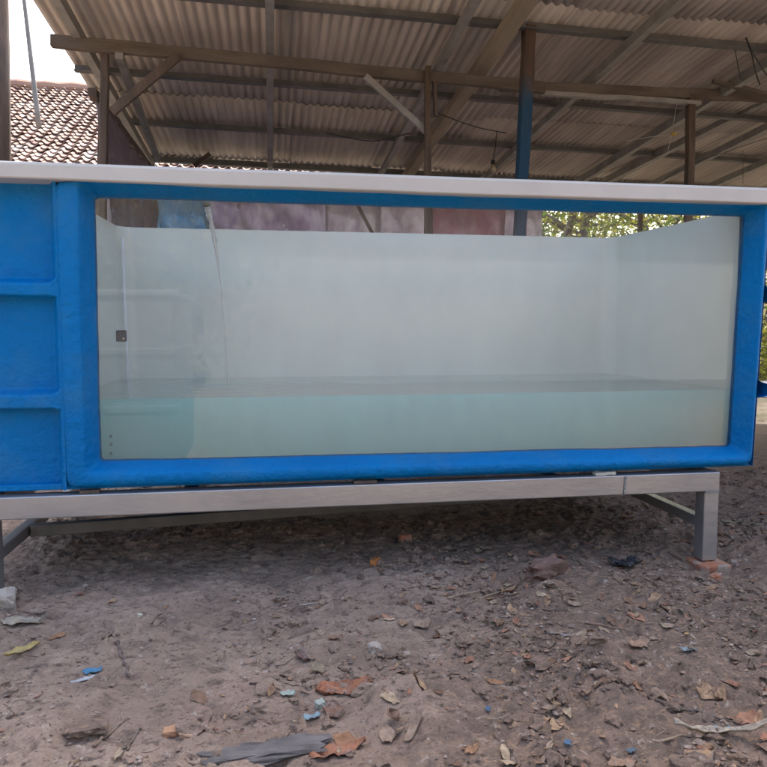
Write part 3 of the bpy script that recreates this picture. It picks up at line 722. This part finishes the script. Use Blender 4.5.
# brick pads directly under the legs (tops at the leg feet)
def pad(x, y, sx, sy, label, seed, zt=-.0125):
    mb = MB(); n = 4; v = []
    o = None
    mb.bar((x-sx/2, y, zt-.03), (x+sx/2, y+.004, zt-.0302), sy, .058, seg=7, wob=.003)
    tag(mb.build('brick', M['brick'], bevel=.006), label, 'brick')
pad(SX1-.03, YF+.012, .125, .12, 'broken orange brick under the right front leg of the stand', 1)
pad(SX0+.03, YF+.02, .16, .11, 'pale crumbling brick under the left front leg of the stand', 2)
chunk('brick', 716, 574, .045, .03, .03, .7, M['brick'], 'loose half brick against the pad of the right front leg', 'brick', .5, .25, 3)

def sheetmat(name, c, rough=.8, spec=.3, dark=.6, sc_=30):
    return mat(name, c, rough, col2=tuple(q*dark for q in c), scale=sc_, bump=.8, bscale=90, spec=spec, col3=tuple(.5*q+.12 for q in c), scale3=sc_*2.2, lo3=.5, hi3=.68, lo=.42, hi=.6)
def flake(name, px, py, L, Wd, rot, c, label, cat, shape='leaf', curl=.25, seed=0, thick=.0015, group=None, rough=.75, lift=.007, tilt=0, dark=.6, Zb=0):
    cpt = at(px, py, Z=Zb); z = gz(cpt.x, cpt.y); nu, nv = 22, 10
    if shape != 'strip': curl *= .45
    v = []
    rs = random.Random(seed)
    ph = [rs.uniform(0, 6) for _ in range(8)]
    for i in range(nu):
        t = i/(nu-1)
        if shape == 'leaf': w_ = math.sin(math.pi*min(1, max(0, t*.96+.02)))**.75*(1-.25*t)
        elif shape == 'strip': w_ = .7+.3*math.sin(t*7+ph[0])*(1-abs(2*t-1))
        else: w_ = 1-.35*abs(math.sin(t*3.3+ph[0]))*t
        w_ *= (1+.14*math.sin(t*17+ph[1]))*rs.uniform(.9, 1.08)
        if i in (0, nu-1): w_ *= .55 if shape != 'leaf' else .15
        for j in range(nv):
            s = j/(nv-1)*2-1
            x = (t-.5)*L+.05*L*math.sin(s*4+ph[2])*(shape == 'scrap'); y = s*w_*Wd/2+(.12*L*math.sin(t*3+ph[3]) if shape == 'strip' else 0)
            zz = curl*Wd*(s*s)*.5+curl*L*.25*(2*t-1)**2*rs.choice((1, 1))+.10*Wd*math.sin(t*9+ph[4])*math.sin(s*3+ph[5])+.05*Wd*rs.uniform(-1, 1)
            v.append(Vector((x, y, zz)))
    Rm = Matrix.Rotation(rot, 3, 'Z') @ Matrix.Rotation(tilt, 3, 'X')
    v = [Rm @ p for p in v]
    V3 = []
    for p in v:
        wx, wy = cpt.x+p.x, cpt.y+p.y
        V3.append(Vector((wx, wy, .45*gz(wx, wy)+.55*z+p.z+lift)))
    mb = MB(); mb.add(V3, gridfaces(nu, nv)); o = mb.build(name, sheetmat(name+'_m', c, rough, dark=dark), smooth=True)
    so = o.modifiers.new('t', 'SOLIDIFY'); so.thickness = thick
    return tag(o, label, cat, group)
OR = (.36, .155, .085)
flake('dry_leaf', 345, 686, .145, .075, .15, OR, 'large orange brown dry leaf lying in the middle foreground', 'leaf', curl=.3, seed=1)
flake('dry_leaf', 338, 748, .13, .045, .35, (.37, .17, .10), 'long narrow orange leaf by the bottom edge, right of the dark grey scrap', 'leaf', curl=.35, seed=2)
flake('dry_leaf', 302, 658, .055, .045, 1.9, (.2, .12, .10), 'pointed mauve brown leaf left of the large orange leaf', 'leaf', curl=.4, seed=3, tilt=.5)
flake('dry_leaf', 318, 670, .05, .04, 1.2, (.30, .24, .16), 'torn tan leaf touching the large orange leaf', 'leaf', curl=.4, seed=4, tilt=.3)
flake('dry_leaf', 336, 641, .045, .028, .5, (.28, .17, .11), 'small brown curled leaf above the large orange leaf', 'leaf', curl=.5, seed=5)
flake('dry_leaf', 641, 643, .07, .04, .6, (.38, .25, .17), 'tan three-lobed leaf on the right side of the ground', 'leaf', shape='scrap', curl=.3, seed=6)
flake('dry_leaf', 22, 650, .09, .028, .5, (.42, .33, .14), 'yellow straw-coloured leaf at the left edge', 'leaf', curl=.4, seed=7)
flake('dry_leaf', 333, 708, .06, .05, 1.5, (.24, .14, .10), 'reddish brown leaf below the large orange leaf', 'leaf', curl=.3, seed=8)
flake('dry_leaf', 687, 631, .018, .012, .5, (.5, .34, .16), 'tiny yellow leaf tip on the right side of the ground', 'leaf', curl=.6, seed=9)
flake('dry_leaf', 622, 762, .07, .04, .1, (.33, .21, .14), 'brown leaf at the bottom edge right of centre', 'leaf', curl=.3, seed=10)
flake('dry_leaf', 700, 757, .09, .05, .4, (.35, .23, .14), 'broad tan leaf under the pale bent husk', 'leaf', curl=.3, seed=14)
flake('cardboard_scrap', 22, 622, .11, .045, -.05, (.38, .33, .25), 'flat beige scrap at the left edge below the leg brick', 'scrap', shape='scrap', curl=.12, seed=11)
flake('plastic_scrap', 92, 671, .042, .028, .25, (.08, .24, .40), 'bright blue and grey torn plastic scrap at lower left', 'scrap', shape='scrap', curl=.3, seed=12, rough=.4)
flake('plastic_scrap', 83, 678, .06, .018, .1, (.45, .48, .5), 'grey white plastic strip beneath the blue scrap at lower left', 'scrap', curl=.2, seed=13, rough=.4)
flake('plastic_scrap', 724, 727, .038, .02, 0, (.10, .26, .40), 'flat blue scrap beside the pale husk at lower right', 'scrap', shape='scrap', curl=.1, seed=15, rough=.4)
flake('plastic_scrap', 568, 748, .018, .014, 1, (.08, .17, .30), 'small blue scrap at the bottom between centre and right', 'scrap', shape='scrap', curl=.3, seed=16, rough=.4)
flake('plastic_scrap', 488, 711, .012, .01, 1, (.08, .15, .26), 'tiny blue speck of plastic right of the centre foreground', 'scrap', shape='scrap', curl=.3, seed=17, rough=.4)
flake('plastic_scrap', 312, 714, .036, .02, .2, (.24, .34, .38), 'pale blue scrap below the large orange leaf', 'scrap', shape='scrap', curl=.3, seed=18, rough=.5)
flake('plastic_scrap', 288, 694, .034, .016, .3, (.36, .43, .38), 'pale green scrap left of the large orange leaf', 'scrap', shape='scrap', curl=.3, seed=19, rough=.5)
flake('plastic_scrap', 688, 653, .045, .022, -.4, (.25, .3, .32), 'grey blue scrap right of the three-lobed tan leaf', 'scrap', shape='scrap', curl=.2, seed=20, rough=.5)
flake('plastic_scrap', 631, 747, .018, .014, .4, (.11, .16, .21), 'dull blue scrap at the bottom just right of the brown leaf', 'scrap', shape='scrap', curl=.3, seed=30, rough=.5)
flake('husk', 722, 741, .20, .022, -.25, (.48, .41, .32), 'long pale bent husk crossing the lower right corner', 'husk', shape='strip', curl=.7, seed=22, lift=.014)
flake('cloth_scrap', 625, 564, .105, .07, .1, (.022, .023, .03), 'crumpled black cloth on the ground left of the right front leg', 'cloth', shape='scrap', curl=.3, seed=23, lift=.012, thick=.004)
chunk('bark_piece', 262, 752, .21, .06, .02, .10, mat('bark_slab', (.17, .155, .15), .9, col2=(.07, .065, .065), scale=16, stretch=(.6, 2, 2), bump=1, bscale=35), 'dark grey slab of bark at the bottom left of centre', 'bark', .3, .75, 24)
flake('bark_piece', 565, 643, .085, .022, -.45, (.33, .28, .25), 'pale flat root flake right of centre', 'bark', shape='strip', curl=.3, seed=25, lift=.014)
chunk('wood_chip', 375, 563, .022, .055, .022, -.5, mat('woodchip', (.5, .2, .06), .7, col2=(.35, .13, .04), scale=30), 'bright orange chip of wood in front of the tank', 'wood chip', .1, .1, 4)
chunk('brick_fragment', 405, 541, .05, .04, .035, .1, M['brick'], 'small brown brick piece in the dark under the tank', 'brick', .2, .1, 5)
chunk('clay_chip', 171, 732, .034, .026, .014, .2, mat('clay1', (.38, .22, .13), .9, bump=.4, bscale=60), 'tan clay chip at lower left, left one of a pair', 'clay chip', .1, .2, 6)
chunk('clay_chip', 188, 735, .032, .026, .014, -.5, mat('clay2', (.36, .24, .17), .9, bump=.4, bscale=60), 'paler clay chip at lower left, right one of a pair', 'clay chip', .1, .2, 7)
chunk('foam_chip', 544, 671, .013, .016, .008, .5, M['sack'], 'small bright white chip right of centre', 'foam chip', .1, .1, 8)
chunk('foam_chip', 140, 619, .012, .012, .010, .5, M['rope'], 'small cream chip on the left side of the ground', 'foam chip', .1, .3, 18)
chunk('stone', 5, 607, .06, .07, .07, .3, mat('pale_stone', (.42, .38, .33), .9, col2=(.3, .26, .22), scale=20, bump=.6, bscale=50), 'pale rough lump of stone at the left edge beside the leg', 'stone', .3, .35, 9)
chunk('stone', 320, 703, .022, .02, .016, .3, mat('green_stone', (.3, .33, .3), .8, bump=.4), 'small greenish grey stone below the large orange leaf', 'stone', .3, .2, 10)
chunk('stone', 375, 655, .03, .03, .03, .3, mat('pale_stone2', (.36, .31, .27), .9, bump=.4), 'round pale stone right of the small curled leaf', 'stone', .3, .3, 11)
chunk('earth_clod', 545, 590, .13, .06, .06, .4, mat('clod1', (.16, .10, .085), .95, col2=(.1, .065, .05), scale=20, bump=.8, bscale=40), 'dark reddish lump of earth and root near the tank, right of centre', 'clod', .35, .45, 12)
chunk('earth_clod', 86, 722+8, .08, .06, .03, .2, M['ground'], 'flat grey clod at the bottom left', 'clod', .4, .4, 13)
def stick(px0, py0, px1, py1, r, c, label, seed, bend=.006):
    rs = random.Random(seed); a = at(px0, py0, Z=0); b = at(px1, py1, Z=0); n = 12; P = []
    for i in range(n+1):
        t = i/n; x = a.x+(b.x-a.x)*t; y = a.y+(b.y-a.y)*t
        P.append(Vector((x+rs.uniform(-1, 1)*bend*.4, y+math.sin(t*3.1)*bend, max(gz(x, y), .5*(gz(a.x, a.y)+gz(b.x, b.y)))+r*.7)))
    mb = MB(); mb.tube(P, [r*(1-.5*i/n) for i in range(n+1)], 7, jit=.12)
    return tag(mb.build('stick', sheetmat('stick_m', c, .9), smooth=True), label, 'stick')
stick(94, 742, 130, 716, .0035, (.3, .22, .16), 'straight pale brown stick at lower left', 1)
stick(126, 748, 142, 726, .003, (.2, .15, .12), 'short dark stick right of the straight pale stick', 2)
stick(116, 646, 128, 678, .006, (.2, .14, .12), 'bent brown stick standing out of the earth right of the blue scrap', 3, .012)
stick(300, 604, 344, 600, .003, (.42, .38, .34), 'thin pale twig below the orange wood chip', 4)
stick(584, 622, 645, 634, .003, (.3, .2, .15), 'thin brown twig leading to the three-lobed tan leaf', 5, .012)
stick(655, 742, 703, 737, .0035, (.38, .29, .2), 'pale twig ending at the bent husk', 6)
stick(722, 522, 775, 530, .005, (.42, .37, .27), 'pale cord-like root behind the right front leg', 7, .02)
stick(250, 683, 300, 686, .002, (.12, .09, .08), 'fine dark twig left of the large orange leaf', 8)
stick(655, 705, 735, 722, .004, (.15, .12, .10), 'long dark twig above the blue scrap at lower right', 9, .01)
stick(448, 598, 505, 588, .004, (.4, .3, .2), 'straw-coloured fibre strip in front of the dark lump of earth', 10, .01)
stick(470, 603, 512, 590, .003, (.36, .27, .18), 'second thinner straw-coloured fibre strip beside the dark lump of earth', 11, .01)

# uncountable crumbs, leaf fragments, fibres
def scatter_pts(n, x0, x1, y0, y1, pw=1.6, bias=None):
    out = []
    while len(out) < n:
        x = random.uniform(x0, x1); y = y0+(y1-y0)*random.random()**pw
        if bias is None or random.random() < bias(x, y): out.append((x, y))
    return out
cl = lambda x, y: .12+.88*float(fbm(x*3+9, y*3, 3, 77) > .5)
random.seed(41); mb = MB()
ico = [(0, 0, 1), (.9, 0, .2), (.2, .85, .25), (-.75, .5, .2), (-.7, -.55, .25), (.3, -.85, .2), (0, 0, -.6)]
icf = [(0, 1, 2), (0, 2, 3), (0, 3, 4), (0, 4, 5), (0, 5, 1), (6, 2, 1), (6, 3, 2), (6, 4, 3), (6, 5, 4), (6, 1, 5)]
pts = scatter_pts(24000, -1.6, 3.2, 1.0, 4.6, 1.7, cl)
hz_ = gh([p[0] for p in pts], [p[1] for p in pts])
for (x, y), z in zip(pts, hz_):
    s = .0013+.0065*random.random()**3.2+(.008*random.random() if random.random() < .03 else 0); a = random.uniform(0, 6.28)
    c = random.choice([(.32, .25, .21), (.24, .18, .15), (.38, .31, .26), (.15, .12, .1), (.30, .21, .16), (.12, .09, .08)])
    ca, sa = math.cos(a), math.sin(a); e = random.uniform(.6, 1.5)
    v = [(x+s*(p[0]*ca*e-p[1]*sa)+random.uniform(-.2, .2)*s, y+s*(p[0]*sa*e+p[1]*ca), z+s*(p[2]*.7+.15)) for p in ico]
    mb.add(v, icf, c)
tag(mb.build('soil_crumbs', M['crumb'], base=(0, 0, 0)), 'loose soil crumbs and grit over the bare earth', 'soil', kind='stuff')
import bmesh
_b = bmesh.new(); bmesh.ops.create_icosphere(_b, subdivisions=2, radius=1); ICV = [v.co.copy() for v in _b.verts]; ICF = [tuple(v.index for v in f.verts) for f in _b.faces]; _b.free()
mb = MB(); pts = scatter_pts(2600, -1.5, 3.0, 1.0, 4.2, 1.7, lambda x, y: cl(x, y)*(.3+.7*min(1, max(0, (x+.3)/.6+(1.7-y)*.6))))
for (x, y) in pts:
    s = .006+.026*random.random()**2.4; z = gz(x, y); o3 = Vector((random.uniform(0, 99), 0, 0)); a = random.uniform(0, 6.28); e = random.uniform(.5, 1); ca, sa = math.cos(a), math.sin(a)
    v = []
    for p in ICV:
        k = 1+.75*mnoise.noise(p*1.5+o3)+.4*mnoise.noise(p*4+o3)
        qx, qy, qz = p.x*k*s, p.y*k*s*e, p.z*k*s*.5
        v.append((x+qx*ca-qy*sa, y+qx*sa+qy*ca, z+qz+s*.05))
    mb.add(v, ICF)
tag(mb.build('earth_lumps', M['ground'], base=(0, 0, 0)), 'crumbly lumps of earth scattered over the ground', 'soil', kind='stuff')
mb = MB(); pts = scatter_pts(6500, -1.6, 3.2, 1.0, 4.6, 1.7, lambda x, y: cl(x, y)*(.25+.75*min(1, max(0, (x+.2)/.8))))
hz_ = gh([p[0] for p in pts], [p[1] for p in pts])
for (x, y), z in zip(pts, hz_):
    L_ = random.uniform(.006, .024)*(1.9 if random.random() < .14 else 1); W_ = L_*random.uniform(.25, .7); a = random.uniform(0, 6.28)
    c = random.choice([(.3, .19, .12), (.36, .25, .16), (.22, .14, .1), (.27, .2, .15), (.15, .11, .09), (.38, .3, .22), (.3, .15, .1)])
    Rm = Matrix.Rotation(a, 3, 'Z') @ Matrix.Rotation(random.uniform(-.5, .5), 3, 'X') @ Matrix.Rotation(random.uniform(-.35, .35), 3, 'Y')
    cu = random.uniform(-.25, .4)
    v = []
    for i, (t, ww) in enumerate(((-.5, .15), (-.15, 1), (.2, .85), (.5, .1))):
        for s in (-1, 0, 1): v.append(Rm @ Vector((t*L_, s*W_*ww/2*random.uniform(.7, 1.2), cu*W_*abs(s)+cu*L_*t*t))+Vector((x, y, z+.002+L_*.08)))
    mb.add(v, gridfaces(4, 3), c)
for _ in range(330):
    while True:
        x = random.uniform(-.9, 2.0); y = 1.05+1.6*random.random()**1.5
        if random.random() < .12+.88*min(1, max(0, (x-.0)/.5+(1.55-y)*.5)): break
    L_ = random.uniform(.022, .058); W_ = L_*random.uniform(.3, .75); a = random.uniform(0, 6.28); cu = random.uniform(-.1, .35)
    c = random.choice([(.34, .19, .11), (.40, .27, .17), (.24, .15, .1), (.42, .33, .23), (.33, .25, .19), (.18, .13, .10), (.38, .2, .13)])
    k = random.uniform(.8, 1.1); c = tuple(q*k for q in c); Rm = Matrix.Rotation(a, 3, 'Z'); tl = (random.uniform(-.2, .2), random.uniform(-.2, .2)); v = []
    for i in range(8):
        t = i/7; ww = math.sin(math.pi*(.04+.92*t))**random.choice((.6, .8))*random.uniform(.8, 1.1)
        for j in range(5):
            sv = j/2-1; p = Rm @ Vector(((t-.5)*L_, sv*W_*ww/2, 0)); X_, Y_ = x+p.x, y+p.y
            v.append((X_, Y_, gz(X_, Y_)+.004+cu*W_*sv*sv*.5+cu*L_*(t-.5)**2+tl[0]*p.x+tl[1]*p.y+random.uniform(-.0006, .0006)))
    mb.add(v, gridfaces(8, 5), c)
tag(mb.build('leaf_fragments', M['litter'], base=(0, 0, 0)), 'small dry leaf fragments littering the earth', 'leaf litter', kind='stuff')
mb = MB(); pts = scatter_pts(1100, -1.5, 3.0, 1.0, 4.4, 1.6, cl)
for (x, y) in pts:
    L_ = random.uniform(.015, .07); a = random.gauss(0, .6); r = random.uniform(.0004, .0011); n = 5; P = []
    z0 = gz(x, y); b_ = random.uniform(-.3, .3); lz = random.uniform(0, .18)
    for i in range(n):
        t = i/(n-1)-.5; P.append((x+t*L_*math.cos(a)-b_*L_*t*t*math.sin(a), y+t*L_*math.sin(a)+b_*L_*t*t*math.cos(a), z0+.0025+L_*lz*abs(t)))
    mb.tube(P, r, 4, cap=False, col=random.choice([(.3, .23, .17), (.15, .11, .09), (.38, .32, .25), (.1, .08, .07)]))
tag(mb.build('root_fibres', M['litter'], base=(0, 0, 0)), 'fine root fibres and straw scattered over the earth', 'fibres', kind='stuff')

# ------------------------------------------------------------------ wires, bulb, small things under the roof
def wire(pl_, r, label, m='wire', cat='wire', name='wire'):
    mb = MB(); pts = [Vector(p) for p in pl_]; P = []
    for i in range(len(pts)-1):
        a = pts[max(i-1, 0)]; b = pts[i]; c = pts[i+1]; d_ = pts[min(i+2, len(pts)-1)]
        for k in range(6):
            t = k/6; P.append(.5*((2*b)+(c-a)*t+(2*a-5*b+4*c-d_)*t*t+(3*b-a-3*c+d_)*t**3))
    P.append(pts[-1]); mb.tube(P, r*.65, 6); return tag(mb.build(name, M[m], smooth=True), label, cat)
wire([at(435, 112, Y=5.0), at(458, 121, Y=5.1), at(480, 128, Y=5.3), at(506, 133, Y=5.5)], .006, 'sagging dark wire between the split timber post and the roof')
wire([at(326, 133, Y=5.9), at(345, 137, Y=5.8), at(375, 141, Y=5.7), at(410, 133, Y=5.4)], .006, 'sagging dark wire left of the split timber post')
wire([at(746, 38, Y=4.1), at(752, 55, Y=4.0), at(755, 70, Y=4.0), at(760, 85, Y=4.0)], .007, 'dark wire hanging in a loop at the top right')
wire([at(748, 42, Y=3.9), at(757, 60, Y=3.9), at(770, 78, Y=3.9), at(790, 88, Y=3.9)], .006, 'dark wire swinging out to the right edge near the roof')
wire([at(735, 50, Y=4.2), at(738, 66, Y=4.2), at(741, 80, Y=4.2)], .004, 'short thin dark wire left of the looped wire at top right')
wire([at(677, 100, Y=5.0), at(672, 133, Y=5.0), at(668, 150, Y=5.0)], .004, 'pale string dangling left of the right post', 'rope', 'string', 'string')
wire([at(625, 141, Y=5.2), at(650, 137, Y=5.1), at(672, 134, Y=5.0), at(688, 122, Y=4.8)], .004, 'thin drooping string tied to the right post', 'rope', 'string', 'string')
wire([at(743, 150, Y=5.6), at(743, 170, Y=5.6), at(743, 184, Y=5.6)], .003, 'thin dark cord hanging straight down at the right')
wire([at(654, 186, Y=6), at(690, 165, Y=5.8), at(767, 138, Y=5.4)], .004, 'long thin wire rising to the right behind the right post')
c = at(674, 134, Y=4.99); mb = MB(); mb.tube([c+Vector((-.02, 0, -.01)), c+Vector((0, 0, .005)), c+Vector((.022, 0, -.005))], [.006, .013, .006], 8)
tag(mb.build('yellow_knot', M['yellow'], smooth=True), 'little yellow knot on the pale string', 'knot')
c = at(493, 169, Y=6.0)
bulb = empty('light_bulb', c, 'unlit round frosted bulb hanging under the far eave of the shed', 'bulb')
mb = MB(); prof2 = [(-.034, .004), (-.030, .017), (-.018, .030), (0, .036), (.016, .031), (.03, .02), (.04, .014)]
mb.tube([c+Vector((0, 0, z)) for z, r in prof2], [r*.75 for z, r in prof2], 14); mb.build('globe', M['bulb'], bulb, smooth=True)
mb = MB(); mb.tube([c+Vector((0, 0, .038)), c+Vector((0, 0, .075))], .018, 10); mb.build('socket', M['black'], bulb)
mb = MB(); mb.tube([c+Vector((0, 0, .07)), c+Vector((.02, 0, .2)), Vector((c.x+.03, c.y, rz(c.x, c.y)))], .004, 6); mb.build('cord', M['wire'], bulb)

# ------------------------------------------------------------------ trees
def tree(x, y, h, cr, label, seed, mleaf='leaf', n=5200, z0=.35, group='trees behind the shed', leafs=.07, tr=.12, name='tree'):
    rs = random.Random(seed); root = empty(name, (x, y, -.02), label, 'tree' if h > 2 else 'shrub', group)
    mb = MB(); P = [Vector((x+.25*h*.1*math.sin(k*.9+seed), y+.02*h*math.cos(k*1.3+seed), h*.72*k/8-.05)) for k in range(9)]
    mb.tube(P, [tr*(1-.09*k) for k in range(9)], 9, jit=.08)
    tips = []
    for i in range(11):
        k = rs.randint(2, 8); a = rs.uniform(0, 6.28); L_ = cr*rs.uniform(.6, 1.05); b = P[k]
        e = b+Vector((math.cos(a)*L_, math.sin(a)*L_, h*rs.uniform(.05, .25)))
        mid = b.lerp(e, .5)+Vector((0, 0, -.06*L_)); mb.tube([b, mid, e], [tr*.45, tr*.3, tr*.1], 6); tips += [mid, e, b.lerp(e, .75)]
    mb.build('trunk', M['bark'], root, smooth=True)
    cl_ = tips+[Vector((x+rs.gauss(0, cr*.45), y+rs.gauss(0, cr*.45), h*rs.uniform(z0, 1))) for _ in range(22)]
    mb = MB()
    for i in range(n):
        c = rs.choice(cl_); s = cr*.26
        p = c+Vector((rs.gauss(0, s), rs.gauss(0, s), rs.gauss(0, s*.75)))
        if p.z < .1: continue
        L_ = leafs*rs.uniform(.6, 1.5); u = Vector((rs.gauss(0, 1), rs.gauss(0, 1), rs.gauss(-.3, .7))).normalized(); q = u.orthogonal().normalized()
        q = (Matrix.Rotation(rs.uniform(0, 6.28), 3, u) @ q)*L_*.26
        k = rs.random()
        mb.add([p, p+u*L_*.5+q, p+u*L_, p+u*L_*.5-q], [(0, 1, 2, 3)], (k, k, k))
    mb.build('crown', M[mleaf], root); return root
tx = lambda px, Y: at(px, 230, Y=Y).x
tree(tx(567, 10.2), 10.2, 4.6, 1.6, 'slim dark trunked tree seen over the tank, left one of the two trunks', 1, 'leaf2', 5200, .3, tr=.09)
tree(tx(579, 10.6), 10.6, 5.2, 1.8, 'tree with a thicker forked trunk seen through the tank top', 2, 'leaf', 5200, .32, tr=.13)
tree(tx(640, 12.0), 12.0, 5.0, 2.1, 'leafy yellow green tree right of the forked trunk', 3, 'leaf2', 7000, .25)
tree(tx(700, 12.5), 12.5, 5.5, 2.3, 'green tree farther right behind the tank corner', 4, 'leaf', 7000, .25)
tree(tx(770, 11.0), 11.0, 5.0, 2.0, 'tree with a dark trunk just past the right end of the tank', 5, 'leaf', 6000, .35, tr=.16)
tree(tx(500, 13.5), 13.5, 5.2, 2.3, 'tree mostly hidden behind the lilac tarp', 6, 'leaf', 5000, .2)
tree(tx(860, 13), 13, 6, 2.6, 'large tree beyond the right edge of the shed', 7, 'leaf', 5000, .2)
tree(tx(600, 17), 17, 6.5, 3.4, 'broad tree farthest behind the shed', 8, 'leaf', 6000, .12, leafs=.12)
tree(tx(720, 18), 18, 6.5, 3.4, 'second broad far tree, to the right', 9, 'leaf2', 6000, .12, leafs=.12)
b0 = at(768, 372, Y=8.6)
tree(b0.x, 8.6, .95, .42, 'low bright green shrub past the right end of the tank', 15, 'leaf2', 1500, .2, None, .06, .02, 'shrub')
s0 = at(767, 383, Y=7.8)
chunk('plastic_sack', 768, 385, .5, .35, .2, .2, M['sack'], 'white plastic sack lying on the ground beyond the right end of the tank', 'sack', .1, .35, 40, None, .12)
# ------------------------------------------------------------------ yard behind the camera (seen in the window's reflection)
hb = empty('plastered_house', (4.2, -7.2, 0), 'plain plastered house across the yard, seen only as a reflection in the tank window', 'house')
mb = MB(); mb.box(-1.0, 11, -10, -6.2, -.05, 3.0); mb.build('wall', M['plaster'], hb)
mb = MB(); mb.add([(-1.5, -5.6, 2.85), (11.5, -5.6, 2.85), (11.5, -8.1, 4.2), (-1.5, -8.1, 4.2), (-1.5, -10.6, 2.85), (11.5, -10.6, 2.85)], [(0, 1, 2, 3), (3, 2, 5, 4)], (.3, .18, .14))
o = mb.build('roof', M['tile'], hb); so = o.modifiers.new('t', 'SOLIDIFY'); so.thickness = .08
mb = MB(); mb.box(8.4, 9.3, -6.197, -6.14, 0, 2.1); dr = mb.build('door', M['doorwood'], hb)
mb = MB(); mb.tube([(9.2, -6.13, 1), (9.2, -6.08, 1)], .02, 8); mb.build('handle', M['galv'], dr)
for X_ in (9.5,):
    mb = MB(); mb.box(X_, X_+1.3, -6.197, -6.15, 1, 2.2); w_ = mb.build('window', M['doorwood'], hb)
    mb = MB(); mb.box(X_+.1, X_+1.2, -6.147, -6.14, 1.1, 2.1); mb.build('pane', M['black'], w_)
tree(-2.0, -6.4, 3.6, 1.5, 'yellow green tree across the yard at the left of the reflection', 21, 'leaf2', 11000, .12, 'trees across the yard', .12)
tree(-5.2, -8.5, 4.6, 2.0, 'darker tree across the yard beside the yellow green one', 22, 'leaf', 4500, .15, 'trees across the yard', .11)
gt = empty('grey_tank', (-1.1, 0, 0), 'dark grey fibreglass tank standing opposite, seen only as a box reflected in the window', 'tank')
mb = MB(); mb.box(-1.62, -.58, -.6, .46, -.02, 1.06); mb.build('body', M['greytank'], gt, bevel=.03)
mb = MB(); mb.box(-1.65, -.55, -.63, .49, 1.062, 1.10); mb.build('rim', M['greytank'], gt, bevel=.01)
for z in (.35, .7):
    mb = MB(); mb.box(-1.632, -.568, -.612, .472, z, z+.05); mb.build('rib', M['greytank'], gt, bevel=.01)
